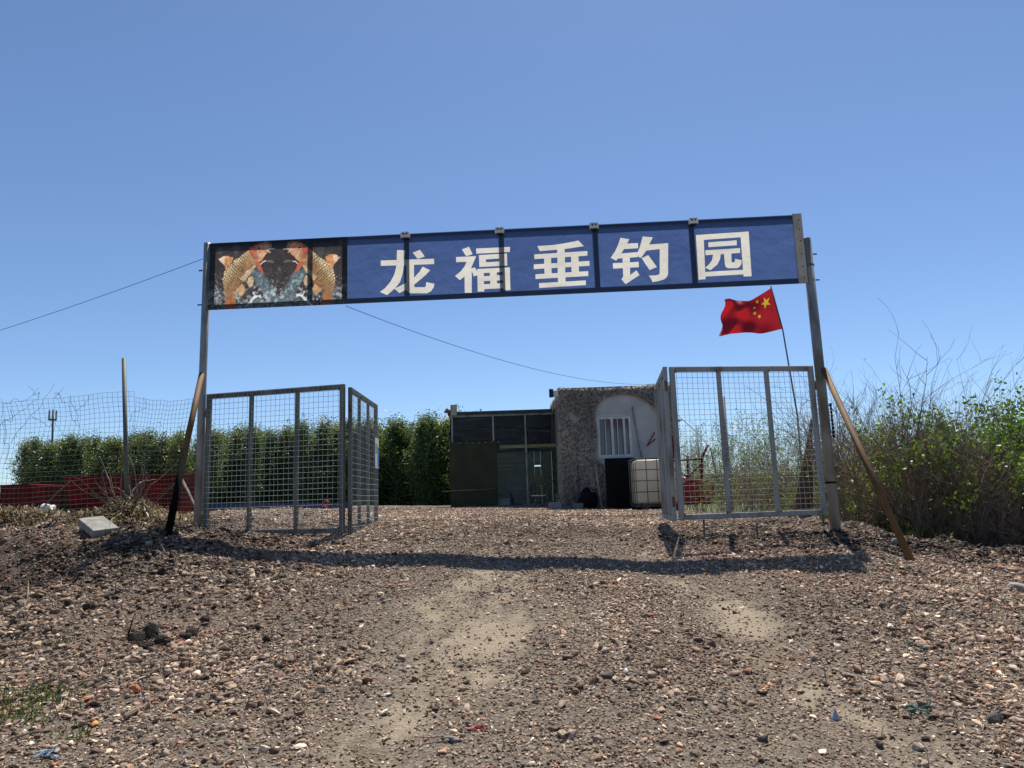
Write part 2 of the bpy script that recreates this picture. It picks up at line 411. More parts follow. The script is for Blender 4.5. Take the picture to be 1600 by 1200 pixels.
sm, n, b, o = new_mat('gravel_stone')
at = n.nodes.new('ShaderNodeAttribute'); at.attribute_name = 'tone'; at.attribute_type = 'INSTANCER'
tc = n.nodes.new('ShaderNodeTexCoord'); z1 = n.nodes.new('ShaderNodeTexNoise'); z1.inputs['Scale'].default_value = 2.5; z1.inputs['Detail'].default_value = 5
n.links.new(tc.outputs['Object'], z1.inputs['Vector'])
rp = ramp(n, z1.outputs['Fac'], [(.3, (.62, .6, .58)), (.7, (1.15, 1.12, 1.1))])
mu = n.nodes.new('ShaderNodeMix'); mu.data_type = 'RGBA'; mu.blend_type = 'MULTIPLY'; mu.inputs[0].default_value = 1
n.links.new(at.outputs['Color'], mu.inputs[6]); n.links.new(rp.outputs[0], mu.inputs[7]); n.links.new(mu.outputs[2], b.inputs['Base Color'])
b.inputs['Roughness'].default_value = .85; b.inputs['Specular IOR Level'].default_value = .3

templates = []
for k in range(8):
    me = stone_mesh(100 + k, (.5, .65, .38, .72)[k % 4]); me.materials.append(sm)
    templates.append(bpy.data.objects.new('stone_shape', me))

STONE_COLS = np.array([[.25, .20, .165], [.31, .265, .225], [.20, .15, .118], [.40, .345, .285], [.15, .118, .098], [.25, .165, .12], [.25, .13, .088], [.24, .215, .195], [.56, .51, .44], [.42, .34, .25]]) * np.array([1.25, 1.13, 1.01])
STONE_P = np.array([.17, .18, .15, .13, .14, .06, .022, .11, .045, .03]); STONE_P = STONE_P / STONE_P.sum()

def scatter(name, label, rng, n, region, smin, smax, power, keep, sink=.25, cols=STONE_COLS, cp=STONE_P, flat=False):
    y = rng.uniform(region[2], region[3], n); x = rng.uniform(region[0], region[1], n)
    k = rng.uniform(size=n) < keep(x, y); x, y = x[k], y[k]; n = len(x)
    s = smin + (smax - smin) * rng.uniform(size=n) ** power
    s = s * (.55 + .95 * fbm(x * 1.1, y * 1.1, 3, 202)); z = ground_z(x, y) + s * (.45 - sink)
    me = bpy.data.meshes.new(name); me.vertices.add(n)
    me.vertices.foreach_set('co', np.stack([x, y, z], 1).astype(np.float32).ravel())
    c = cols[rng.choice(len(cols), n, p=cp)] * rng.uniform(.45, 1.5, (n, 1))
    dk = dark_mask(x, y)[:, None]; c = c * (1 - .55 * dk) * (.45 + 1.15 * fbm(x * .55, y * .55, 4, 88))[:, None]
    rd = sst(.5, .62, fbm(x * .8, y * .8, 3, 123))[:, None]; c = c * (1 - rd * np.array([-.03, .05, .08]))
    rot = np.stack([rng.normal(0, .32, n), rng.normal(0, .32, n), rng.uniform(0, 6.28, n)], 1).astype(np.float32)
    a = me.attributes.new('tone', 'FLOAT_COLOR', 'POINT'); cc = np.ones((n, 4), np.float32); cc[:, :3] = c; a.data.foreach_set('color', cc.ravel())
    a = me.attributes.new('rot', 'FLOAT_VECTOR', 'POINT'); a.data.foreach_set('vector', rot.ravel())
    a = me.attributes.new('size', 'FLOAT', 'POINT'); a.data.foreach_set('value', s.astype(np.float32))
    a = me.attributes.new('pick', 'INT', 'POINT'); a.data.foreach_set('value', rng.integers(0, 8, n).astype(np.int32))
    me.materials.append(sm)
    ob = link(bpy.data.objects.new(name, me))
    g = bpy.data.node_groups.new(name + '_nodes', 'GeometryNodeTree')
    g.interface.new_socket('Geometry', in_out='INPUT', socket_type='NodeSocketGeometry'); g.interface.new_socket('Geometry', in_out='OUTPUT', socket_type='NodeSocketGeometry')
    gi, go = g.nodes.new('NodeGroupInput'), g.nodes.new('NodeGroupOutput')
    jn = g.nodes.new('GeometryNodeJoinGeometry'); ip = g.nodes.new('GeometryNodeInstanceOnPoints')
    for t in templates:
        oi = g.nodes.new('GeometryNodeObjectInfo'); oi.inputs['Object'].default_value = t; oi.inputs['As Instance'].default_value = True
        g.links.new(oi.outputs['Geometry'], jn.inputs[0])
    def na(nm, ty):
        q = g.nodes.new('GeometryNodeInputNamedAttribute'); q.data_type = ty; q.inputs['Name'].default_value = nm; return q.outputs['Attribute']
    er = g.nodes.new('FunctionNodeEulerToRotation'); g.links.new(na('rot', 'FLOAT_VECTOR'), er.inputs[0])
    g.links.new(gi.outputs[0], ip.inputs['Points']); g.links.new(jn.outputs[0], ip.inputs['Instance'])
    ip.inputs['Pick Instance'].default_value = True
    g.links.new(na('pick', 'INT'), ip.inputs['Instance Index']); g.links.new(er.outputs[0], ip.inputs['Rotation']); g.links.new(na('size', 'FLOAT'), ip.inputs['Scale'])
    g.links.new(ip.outputs[0], go.inputs[0])
    md = ob.modifiers.new('stones', 'NODES'); md.node_group = g
    return tag(ob, label, 'gravel', kind='stuff')

rng = np.random.default_rng(7)
infr = lambda x, y, m=1.0: np.abs(x) < .74 * y + m
dens = lambda x, y: (1 - .72 * sand_mask(x, y)) * (1 - .45 * packed_mask(x, y)) * (1 - .9 * veg_mask(x, y)) * infr(x, y) * np.clip(.35 + 1.3 * fbm(x * 1.3, y * 1.3, 3, 5), .2, 1)
scatter('fine_gravel', 'fine mixed gravel strewn over the track below the gate', rng, 430000, (-7.6, 7.6, 2.2, 9.5), .005, .018, 1.5, dens)
scatter('coarse_gravel', 'coarser grey and brick red stones heaped on both shoulders of the track', rng, 110000, (-7.6, 7.6, 2.2, 9.8), .013, .046, 2.6,
        lambda x, y: dens(x, y) * np.clip(.25 + .9 * sst(.9, 2.4, np.abs(x - .35)), 0, 1) * (1 - .5 * packed_mask(x, y)))
scatter('far_gravel', 'pale gravel on the flat yard between gate and sheds', rng, 60000, (-8, 6.5, 9.3, 22.5), .010, .036, 1.5,
        lambda x, y: (1 - veg_mask(x, y)) * np.clip(1.25 - (y - 9) * .045, .4, 1), cols=STONE_COLS * 1.32)

# dark soil clods: rounder, moist
clod_cols = np.array([[.03, .023, .018], [.045, .035, .028], [.06, .046, .036], [.085, .066, .052]])
scatter('soil_clods', 'dark crumbled soil clods on the heaps beside the track', rng, 34000, (-7.6, 7.2, 4.2, 9.6), .012, .06, 2.4,
        lambda x, y: np.clip(dark_mask(x, y) * 1.3 - .1, 0, 1) * infr(x, y), cols=clod_cols, cp=np.ones(4) / 4)

# ------------------------------------------------------------------ entrance sign: posts, frame, printed banner
gantry = thing('entrance_sign', 'wide blue sign gantry with white characters and koi picture spanning two steel posts', 'sign', (0, 8.66, 0))
GO = Vector((0, 8.66, 0))
def loc(v): return Vector(v) - GO

BA, BB, BZ0, BZ1 = Vector((-3.70, 8.80, 0)), Vector((3.455, 8.49, 0)), 2.779, 3.632      # banner ends, bottom, top
BD = (BB - BA).normalized(); BN = Vector((BD.y, -BD.x, 0))                               # BN points to the camera
BLEN = (BB - BA).length
def uv_of(px, py):
    d = Vector(FW + RT * (px - 800) / FPX - UP * (py - 600) / FPX); e = Vector(EYE)
    t = (BA - e).dot(BN) / d.dot(BN); q = e + d * t
    return ((q - BA).dot(BD), q.z - BZ0)
def bwave(u, v):
    return .006 * math.sin(u * 2.1 + v) + .004 * math.sin(u * 5.3 - v * 3.1)
def bpos(u, v, off=0.0): return loc(BA + BD * u + Vector((0, 0, BZ0 + v)) + BN * (off + abs(bwave(u, v)) * .5 * math.sin(math.pi * v / BH) + .001))
BH = BZ1 - BZ0

def sc(polys, ox, oy): return [[(ox + u / 12, oy + v / 12) for u, v in p] for p in polys]
CH = []
CH.append(('lettering', sc([[(425,190),(585,195),(562,300),(555,470),(530,640),(480,790),(390,905),(238,1035),(105,975),(200,905),(300,790),(370,660),(405,540),(420,380)],
  [(120,388),(1118,352),(1122,452),(122,488)], [(718,238),(855,185),(945,312),(812,355)],
  [(600,370),(742,365),(745,860),(757,885),(945,885),(965,865),(972,790),(1128,822),(1110,890),(1060,960),(990,998),(670,1000),(620,970),(600,930)],
  [(905,500),(1045,565),(960,660),(745,840),(620,920),(470,995),(375,912),(520,845),(640,780),(760,690),(850,590)]], 585, 375), []))
CH.append(('lettering', sc([[(200,238),(335,188),(402,328),(282,365)],
  [(90,382),(468,365),(375,585),(385,600),(385,1048),(255,1048),(250,745),(162,812),(72,735),(180,650),(250,560),(290,470),(95,478)],
  [(372,600),(440,572),(495,660),(500,715),(425,745)], [(468,222),(1102,190),(1102,285),(472,318)],
  [(520,345),(1045,315),(1052,540),(528,568)],
  [(488,605),(1100,575),(1110,1000),(985,1005),(978,965),(620,980),(618,1025),(498,1028)]], 705, 370),
  sc([[(650,425),(905,408),(905,465),(652,478)], [(612,680),(725,675),(727,735),(613,740)], [(855,665),(968,660),(970,718),(857,722)], [(612,832),(732,825),(735,885),(613,890)], [(857,820),(970,815),(972,870),(860,877)]], 705, 370)))
CH.append(('lettering', sc([[(175,235),(480,215),(700,180),(945,132),(1045,238),(690,290),(220,330)], [(545,280),(685,270),(705,960),(565,970)],
  [(115,392),(1112,328),(1115,415),(120,480)], [(107,580),(1150,515),(1153,605),(110,668)], [(138,765),(1128,705),(1130,795),(143,852)],
  [(207,930),(1083,878),(1085,965),(210,1020)], [(300,440),(430,435),(445,790),(312,800)], [(805,400),(945,395),(957,760),(820,770)]], 825, 365), []))
CH.append(('lettering', sc([[(292,140),(460,168),(418,245),(350,365),(300,450),(212,570),(110,515),(190,400),(250,270)], [(400,250),(622,238),(625,335),(345,352)],
  [(285,435),(620,408),(612,500),(235,530)], [(328,430),(468,425),(475,835),(480,930),(385,960),(345,870)], [(150,618),(635,590),(637,690),(155,718)],
  [(350,860),(310,915),(390,1008),(650,838),(595,750),(470,840)], [(710,115),(900,132),(830,265),(780,375),(680,515),(590,480),(655,320)],
  [(800,268),(1188,240),(1185,820),(1160,880),(1110,920),(1010,950),(895,972),(865,905),(825,850),(950,845),(1000,835),(1028,815),(1030,350),(775,378)],
  [(690,520),(815,465),(978,688),(838,745)]], 945, 360), []))
CH.append(('lettering', sc([[(88,208),(1075,143),(1132,980),(985,985),(975,945),(268,985),(268,1035),(138,1045)],
  [(318,345),(850,308),(853,400),(325,435)], [(262,495),(912,455),(917,545),(270,585)],
  [(410,570),(552,560),(540,660),(490,760),(360,868),(262,820),(340,750),(390,680)],
  [(612,550),(750,545),(755,700),(770,725),(800,722),(815,700),(820,655),(948,682),(935,760),(900,810),(850,830),(690,830),(650,810),(632,760),(620,650)]], 1080, 350),
  sc([[(235,298),(925,250),(970,860),(262,900)]], 1080, 350)))
# 园 is a ring (outer minus hole) with pieces inside the ring
M['banner_blue'] = cloth_mat('banner_blue', (0.060, 0.105, 0.262), trans=.74, wrinkle=.45)
M['banner_white'] = cloth_mat('banner_white', (0.80, 0.755, 0.66), trans=.70, wrinkle=.25)
U_SPLIT = uv_of(542.5, 430)[0]
vin, ein = [], []
def add_loop(pts):
    o_ = len(vin); vin.extend(Vector(p) for p in pts); ein.extend((o_ + i, o_ + (i + 1) % len(pts)) for i in range(len(pts)))
CHUV = []
for nm, pos, neg in CH:
    pu = [[uv_of(*q) for q in p] for p in pos]; nu = [[uv_of(*q) for q in p] for p in neg]
    CHUV.append((pu, nu))
    for p in pu + nu: add_loop(p)
nb = 60; hb = 8
add_loop([(U_SPLIT + (BLEN - U_SPLIT) * i / nb, 0) for i in range(nb + 1)] + [(BLEN, BH * i / hb) for i in range(1, hb)] +
         [(BLEN - (BLEN - U_SPLIT) * i / nb, BH) for i in range(nb + 1)] + [(U_SPLIT, BH - BH * i / hb) for i in range(1, hb)])
for i in range(1, nb):
    for j in range(1, hb): vin.append(Vector((U_SPLIT + (BLEN - U_SPLIT) * (i + .3 * (j % 2)) / nb, BH * j / hb)))
ov, oe, of, *_ = delaunay_2d_cdt(vin, ein, [], 0, 1e-5)
cen = np.array([[(ov[a] + ov[b_] + ov[c_]).x / 3, (ov[a] + ov[b_] + ov[c_]).y / 3] for a, b_, c_ in of])
inside_rect = (cen[:, 0] > U_SPLIT) & (cen[:, 0] < BLEN) & (cen[:, 1] > 0) & (cen[:, 1] < BH)
owner = np.full(len(of), -1)
for ci, (pu, nu) in enumerate(CHUV):
    if ci == 4:
        a_ = in_poly(cen[:, 0], cen[:, 1], pu[0]) & ~in_poly(cen[:, 0], cen[:, 1], nu[0])
        for p in pu[1:]: a_ |= in_poly(cen[:, 0], cen[:, 1], p)
    else:
        a_ = np.zeros(len(of), bool)
        for p in pu: a_ |= in_poly(cen[:, 0], cen[:, 1], p)
        for p in nu: a_ &= ~in_poly(cen[:, 0], cen[:, 1], p)
    owner[a_] = ci
def sheet(name, sel, mat, parent):
    ids = {}; vs = []; fs = []
    for k in np.nonzero(sel)[0]:
        f_ = []
        for i in of[k]:
            if i not in ids: ids[i] = len(vs); vs.append(bpos(ov[i].x, ov[i].y))
            f_.append(ids[i])
        fs.append(f_)
    mb = MB(); mb.add(vs, fs); return mb.build(name, mat, parent)
banner = sheet('banner', inside_rect & (owner < 0), M['banner_blue'], gantry)
glyphs = '龙福垂钓园'
for ci in range(5):
    ch = sheet('character', inside_rect & (owner == ci), M['banner_white'], banner)
    ch['label'] = 'white printed character ' + glyphs[ci]

# koi picture printed on its own sheet
def paint_koi(u, v):
    """colour of the print at crop coordinates u,v (230x130 px photograph crop enlarged)"""
    n_ = u.shape[0]
    u, v = u + 26 * (fbm(u / 40, v / 40, 3, 301) - .45), v + 26 * (fbm(u / 40, v / 40, 3, 317) - .45)
    c = np.zeros((n_, 3)); c[:] = (58, 50, 47)
    def put(mask, col, a=1.0):
        a_ = (np.clip(mask, 0, 1) * a)[:, None]; c[:] = c * (1 - a_) + np.array(col) * a_
    f1 = fbm(u / 90, v / 90, 4, 5); f2 = fbm(u / 28, v / 28, 4, 8); f3 = fbm(u / 14, v / 14, 3, 12)
    put(sst(190, 60, v), (22, 20, 22), .85)
    put(sst(.52, .7, f1) * sst(330, 240, v) * sst(500, 300, np.abs(u - 822) * -1 + 800), (92, 92, 92), .5)
    # water rising in a V from the bottom centre
    vx = np.abs(u - 822); vm = sst(60, 0, np.abs(vx - (790 - v) * .62) - 40) * sst(330, 420, v)
    put(vm, (88, 108, 116), .85); put(vm * sst(.5, .6, f2), (120, 140, 146), .6)
    put(sst(470, 640, v) * sst(.36, .6, f1), (96, 108, 112), .85)
    put(sst(430, 640, v) * sst(.53, .62, f2) , (150, 158, 160), .75)
    put(sst(480, 600, v) * sst(.60, .68, f3) * sst(250, 420, vx), (215, 220, 220), .9)
    sp = sst(.72, .8, vnoise(u / 9, v / 9, 40)) * sst(300, 500, v); put(sp, (190, 200, 200), .45)
    put(sst(18, 6, np.hypot(u - 822, (v - 380) * .6) ) , (110, 110, 108), .6)
    for mir in (False, True):
        x = 1644 - u if mir else u; y = v
        put(in_poly(x, y, [(690,285),(740,278),(775,295),(765,312),(700,305)]), (120, 118, 112), .6)
        put(in_poly(x, y, [(165,262),(210,235),(265,228),(335,255),(300,340),(250,380),(230,330)]) * 1.0, (196, 128, 74), 1)
        put(in_poly(x, y, [(165,262),(210,235),(250,240),(235,330)]) * 1.0, (205, 190, 170), .7)
        put(in_poly(x, y, [(490,470),(530,440),(555,490),(545,545),(512,565),(485,520)]) * 1.0, (190, 160, 118), 1)
        put(in_poly(x, y, [(375,570),(440,525),(465,595),(440,655),(395,640),(360,600)]) * 1.0, (184, 140, 92), 1)
        body = [(735,95),(690,82),(620,86),(565,112),(500,160),(420,230),(340,285),(280,345),(235,400),(220,480),(232,580),(252,660),(238,790),(362,790),(358,670),(335,605),(385,570),(445,520),(505,440),(560,370),(610,300),(655,255),(705,195),(742,150)]
        B = in_poly(x, y, body) * 1.0
        # distance across the body from the back (left) edge
        t = np.clip(((x - 220) * .62 + (y - 420) * .45) / 230, 0, 1)
        base = np.array([186, 150, 100])[None, :] * (1 - t[:, None]) + np.array([142, 98, 58])[None, :] * t[:, None]
        c[:] = c * (1 - B[:, None]) + base * B[:, None]
        back = 0 * in_poly(x, y, [(500,150),(420,230),(340,285),(260,370),(300,420),(420,330),(520,260),(540,180)])
        put(B * sst(.42, .12, t + .10 * (f2 - .5)) * sst(600, 520, y), (216, 200, 152), .92)
        # scales
        a1 = (x * .75 + y * .66) / 25; a2 = (x * -.66 + y * .75) / 25
        scl = np.sqrt(((a1 + .5 * (np.floor(a2) % 2)) % 1 - .5) ** 2 + ((a2 % 1) - .35) ** 2)
        put(B * sst(.30, .56, scl) * sst(510, 440, x) * sst(660, 480, y), (86, 58, 34), .85)
        put(B * sst(.30, 0., t) * sst(.3, .15, scl), (226, 212, 172), .4); put(B * sst(.62, 1.0, t) * sst(640, 500, y), (104, 72, 44), .7); put(B * sst(.55, .68, f2) * sst(300, 420, y), (120, 84, 52), .35)
        put(B * sst(540, 660, y), (158, 100, 56), .7); put(B * sst(.5, .62, f3) * sst(480, 600, y), (98, 66, 42), .6)
        put(B * sst(630, 760, y), (178, 92, 54), .8)
        put(B * in_poly(x, y, [(400,470),(560,330),(580,360),(450,500)]), (222, 206, 164), .55)
        head = B * in_poly(x, y, [(760,70),(560,80),(495,165),(505,250),(560,300),(620,300),(760,160)])
        put(head, (186, 128, 88), .9)
        put(head * in_poly(x, y, [(495,165),(560,100),(640,80),(600,140),(580,190),(520,230)]), (176, 70, 54), .85)
        put(head * sst(70, 10, np.abs(x - 640) * .6 + np.abs(y - 220)), (206, 156, 118), .7); put(head * sst(60, 20, np.hypot(x - 560, y - 240)), (140, 86, 54), .6)
        put(in_poly(x, y, [(575,305),(605,295),(640,350),(660,435),(615,395),(585,350)]) * 1.0, (190, 84, 56), .95)
        put(sst(26, 20, np.hypot(x - 605, y - 152)), (206, 172, 120)); put(sst(17, 13, np.hypot(x - 605, y - 152)), (24, 18, 16))
        put(in_poly(x, y, [(690,95),(738,100),(742,150),(700,160),(712,130)]) * 1.0, (150, 96, 78), .9)
        put(in_poly(x, y, [(705,150),(775,160),(778,168),(708,163)]) * 1.0, (205, 190, 170))
        put(in_poly(x, y, [(690,165),(735,195),(730,200),(688,175)]) * 1.0, (205, 190, 170))
        put(in_poly(x, y, [(620,320),(650,292),(688,286),(684,300),(655,306),(630,330)]) * 1.0, (222, 200, 184))
        put(in_poly(x, y, [(450,765),(560,655),(540,610),(550,608),(575,650),(635,640),(640,690),(600,665),(470,770)]) * 1.0, (214, 220, 222), .85)
    c *= (.62 + .85 * (.6 * f2 + .4 * f3))[:, None]
    return np.clip(c, 0, 255)
kw, kh = 420, 180
ku, kv = np.meshgrid(np.linspace(0, U_SPLIT - .002, kw), np.linspace(0, BH, kh))
sx, tx = (ku / U_SPLIT).ravel(), (1 - kv / BH).ravel()
cu = (80 + (1548 - 80) * sx) * (1 - tx) + (65 + (1552 - 65) * sx) * tx
cv = (95 + (38 - 95) * sx) * (1 - tx) + (790 + (755 - 790) * sx) * tx
kc = paint_koi(cu, cv) / 255.0
kc = kc.reshape(kh, kw, 3)
for _ in range(1):                       # soft print: blend neighbouring dots
    pd = np.pad(kc, ((1, 1), (1, 1), (0, 0)), 'edge'); kc = (pd[:-2, 1:-1] + pd[2:, 1:-1] + pd[1:-1, :-2] + pd[1:-1, 2:] + 2 * kc) / 6
kc = kc.reshape(-1, 3); gy_ = kc.mean(1, keepdims=True); kc = gy_ + (kc - gy_) * .82
kc = np.where(kc <= .04045, kc / 12.92, ((kc + .055) / 1.055) ** 2.4) * 1.25
KV = np.array([tuple(bpos(a_, b_)) for a_, b_ in zip(ku.ravel(), kv.ravel())])
ki = (np.arange(kh - 1)[:, None] * kw + np.arange(kw - 1)[None, :]).ravel()
M['koi'] = cloth_mat('koi_print', attr='tint', trans=.72, wrinkle=0, gloss=.03)
koi = np_mesh('picture_panel', KV, np.stack([ki, ki + 1, ki + kw + 1, ki + kw], 1), M['koi'], gantry, np.clip(kc, 0, 1))
koi['label'] = 'printed picture of two golden carp leaping face to face'

def frame_bar(name, u0, v0, u1, v1, dep=.03, mat='steel_dark'):
    mb = MB(); c = loc(BA + BD * (u0 + u1) / 2 + Vector((0, 0, BZ0 + (v0 + v1) / 2)) - BN * (dep / 2 + .001))
    rot = Matrix((BD, -BN, Vector((0, 0, 1)))).transposed()
    mb.box(c, (abs(u1 - u0), dep, abs(v1 - v0)), rot); return mb.build(name, M[mat], gantry)
frame_bar('frame_rail', -.02, BH - .045, BLEN + .02, BH - .004, .032); frame_bar('frame_rail', -.02, .004, BLEN + .02, .066, .03)
for px in (485, 539, 636, 785, 933, 1085):
    u = uv_of(px, 420)[0]; frame_bar('frame_upright', u - .03, .069, u + .03, BH - .048)
frame_bar('frame_upright', .0, .069, .075, BH - .048)
mb = MB(); c = loc(BA + BD * (BLEN + .035) + Vector((0, 0, (BZ0 + BZ1) / 2 + .004)) + BN * .004)
rot = Matrix((BD, -BN, Vector((0, 0, 1)))).transposed()
mb.box(c, (.105, .03, BH + .01), rot); endb = mb.build('end_board', M['beige'], gantry, bevel=.003)
for v in (.06, .2, .36, .52, .66, .78):
    mb = MB(); q = loc(BA + BD * (BLEN + .045) + Vector((0, 0, BZ0 + v)) + BN * .0195)
    mb.tube([q, q + BN * .006], .007, 8); mb.build('screw', M['blackmetal'], endb)
for px in (634, 781, 928.5, 1084):
    u, v = uv_of(px, 370)
    mb = MB(); q = loc(BA + BD * u + Vector((0, 0, BZ1 - .035)) + BN * .035)
    mb.box(q, (.115, .05, .06), rot); mb.box(q + Vector((0, 0, .037)), (.10, .03, .02), rot)
    lamp = mb.build('clamp', M['white'], gantry, bevel=.006)
    for s in (-1, 1):
        mb = MB(); qq = q + BD * s * .022 + BN * .0275 + Vector((0, 0, .008))
        mb.add([qq - BD * .017 + Vector((0, 0, .016)), qq + BD * .017 + Vector((0, 0, .016)), qq - BD * s * .006 - Vector((0, 0, .012)),
                qq - BD * .017 + Vector((0, 0, .016)) - BN * .006, qq + BD * .017 + Vector((0, 0, .016)) - BN * .006, qq - BD * s * .006 - Vector((0, 0, .012)) - BN * .006],
               [(0, 1, 2), (5, 4, 3), (0, 3, 4, 1), (1, 4, 5, 2), (2, 5, 3, 0)])
        mb.build('clamp_jaw', M['blackmetal'], lamp)
    mb = MB(); mb.box(q - Vector((0, 0, .035)), (.07, .03, .022), rot); mb.build('clamp_pad', M['blackmetal'], lamp)

# posts and rusty braces
pl, pr_ = Vector((-3.765, 8.86, 0)), Vector((3.60, 8.52, 0))
mb = MB(); mb.tube([loc(pl + Vector((0, 0, gz(pl.x, pl.y) - .2))), loc(pl + Vector((0.004, 0, 1.8))), loc(pl + Vector((.01, 0, 3.655)))], .046, 16); a_ = mb.build('post', M['steel'], gantry, True)
for z in (3.30, 2.86):
    mb = MB(); q = loc(pl + Vector((-.04, -.01, z))); mb.tube([q, q + Vector((-.045, 0, 0))], .009, 8); mb.build('bolt', M['blackmetal'], a_)
mb = MB(); mb.tube([loc(pr_ + Vector((0, 0, gz(pr_.x, pr_.y) - .2))), loc(pr_ + Vector((-.004, 0, 1.8))), loc(pr_ + Vector((-.012, 0, 3.34)))], .056, 16); b_ = mb.build('post', M['steel'], gantry, True)
for z in (3.14, 2.82):
    mb = MB(); q = loc(pr_ + Vector((.05, -.01, z))); mb.tube([q, q + Vector((.045, 0, 0))], .009, 8); mb.build('bolt', M['blackmetal'], b_)
for z, r in ((2.99, .0585), (.42, .061)):
    mb = MB(); q = loc(pr_ + Vector((-.006, 0, z))); mb.tube([q, q + Vector((0, 0, .022))], r, 16); mb.build('collar', M['steel_dark'] if z > 1 else M['black'], b_)
fl = on_ground(257, 852); fr = on_ground(1430, 880)
mb = MB(); mb.tube([loc(pl + Vector((.01, -.05, 1.98))), loc((pl + Vector((.01, -.05, 1.98))).lerp(fl, .52))], .033, 12); q = mb.build('brace', M['rust2'], gantry, True)
mb2 = MB(); mb2.tube([loc((pl + Vector((.01, -.05, 1.98))).lerp(fl, .5)), loc(fl + Vector((0, 0, -.08)))], .036, 12); mb2.build('brace_sleeve', M['pipe_black'], q, True); q['label'] = 'rusty brown pipe brace propping the post beside the wire fence'
mb = MB(); mb.tube([loc(pr_ + Vector((.02, -.06, 1.73))), loc(fr + Vector((0, 0, -.08)))], .033, 12); q = mb.build('brace', M['rust2'], gantry, True); q['label'] = 'rusty brown pipe brace propping the post beside the bushes'
# chain and tie hanging on the right post
mb = MB()
for k in range(9):
    c = loc(pr_ + Vector((.075, -.02, 1.32 - k * .045))); mb.box(c, (.02, .02, .04), Matrix.Rotation(k * 1.4, 3, 'Z'))
mb.build('chain', M['black'], b_)

# ------------------------------------------------------------------ folding gate leaves
def gate_leaf(label, a, b, z0, z1, pitch=.06, mesh_side=-1, extra=(), metal='steel'):
    a, b = Vector((*a, 0)), Vector((*b, 0)); W = (b - a).length; H = z1 - z0
    ang = math.atan2(b.y - a.y, b.x - a.x)
    t = thing('gate_leaf', label, 'gate', (a.x, a.y, z0), ang, 'folding mesh gate leaves')
    fw, dp = .058, .042
    def pc(name, c, s):
        m_ = MB(); m_.box(c, s); return m_.build(name, M[metal], t, bevel=.004)
    pc('stile', (fw / 2, 0, H / 2), (fw, dp, H)); pc('stile', (W - fw / 2, 0, H / 2), (fw, dp, H))
    pc('rail', (W / 2, 0, H - fw / 2), (W - 2 * fw - .002, dp - .003, fw)); pc('rail', (W / 2, 0, fw / 2), (W - 2 * fw - .002, dp - .003, fw))
    for k in (1, 2): pc('mullion', (W * k / 3, .003, H / 2), (.05, dp - .012, H - 2 * fw - .002))
    m_ = MB(); yy = mesh_side * (dp / 2 + .004); rr = random.Random(label)
    nxw = int((W - .02) / pitch); nzw = int((H - .02) / pitch)
    for i in range(nxw + 1):
        x = .01 + i * (W - .02) / nxw; j = rr.gauss(0, .006)
        m_.tube([(x, yy, .004), (x + j, yy + mesh_side * .001, H / 2), (x, yy, H - .004)], .0021, 5, False)
    for i in range(nzw + 1):
        z = .01 + i * (H - .02) / nzw; j = rr.gauss(0, .005)
        m_.tube([(.004, yy + mesh_side * .003, z), (W / 2, yy + mesh_side * .004, z + j), (W - .004, yy + mesh_side * .003, z)], .0023, 5, False)
    m_.build('wire_mesh', M['wire'], t)
    for z in (.16, H - .28):
        m_ = MB(); m_.tube([(-.012, 0, z), (-.012, 0, z + .11)], .014, 10); m_.build('hinge', M['rust'], t, True)
    wr = random.Random(label + 'w')
    for k in (0, 1, 2, 3):
        for zz in (fw, H - fw):
            xx = (fw + .004, W / 3 - .028, W * 2 / 3 + .028, W - fw - .004)[k]; m_ = MB(); sg = -1 if mesh_side < 0 else 1
            m_.tube([(xx, sg * (dp / 2 - .004), zz - .016 * wr.random()), (xx + .004, sg * (dp / 2 + .002), zz + .018)], [.011, .007], 6); m_.build('weld', M['rust'], t)
    for x in extra:
        m_ = MB(); m_.tube([(x, -.035, .07), (x, -.035, -.13)], .011, 8); m_.box((x, -.03, .03), (.03, .012, .04)); m_.build('drop_bolt', M['steel_dark'], t)
    return t
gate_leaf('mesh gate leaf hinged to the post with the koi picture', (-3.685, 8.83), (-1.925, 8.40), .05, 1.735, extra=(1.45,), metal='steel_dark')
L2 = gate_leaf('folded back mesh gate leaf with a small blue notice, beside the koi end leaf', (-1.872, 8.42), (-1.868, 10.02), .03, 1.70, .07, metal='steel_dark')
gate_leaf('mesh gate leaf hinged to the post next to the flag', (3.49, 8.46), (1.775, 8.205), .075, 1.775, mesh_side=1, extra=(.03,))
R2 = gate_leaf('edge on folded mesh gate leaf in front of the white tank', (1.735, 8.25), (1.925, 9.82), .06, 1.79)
for x in (2.05, 2.63):          # loose steel stakes under the flag side leaf
    q = Vector((x, 8.27, gz(x, 8.27)))
    m_ = MB(); m_.tube([q + Vector((0, 0, -.06)), q + Vector((.004, -.01, .17))], .012, 8)
    tag(m_.build('steel_stake', M['steel_dark'], None, True), 'short steel stake under the flag side gate leaf, ' + ('nearer the folded leaf' if x < 2.3 else 'nearer the post'), 'stake')
m_ = MB(); m_.box((1.46, -.036, 1.0), (.26, .006, .40)); nb_ = m_.build('notice_board', M['white'], L2)
m_ = MB(); m_.box((1.53, -.036, .95), (.09, .010, .27)); m_.build('blue_print', M['blueprint'], nb_)
m_ = MB(); m_.box((1.40, -.036, 1.06), (.08, .009, .12)); m_.build('photo_print', pm('green_print', (.12, .3, .16), .6), nb_)

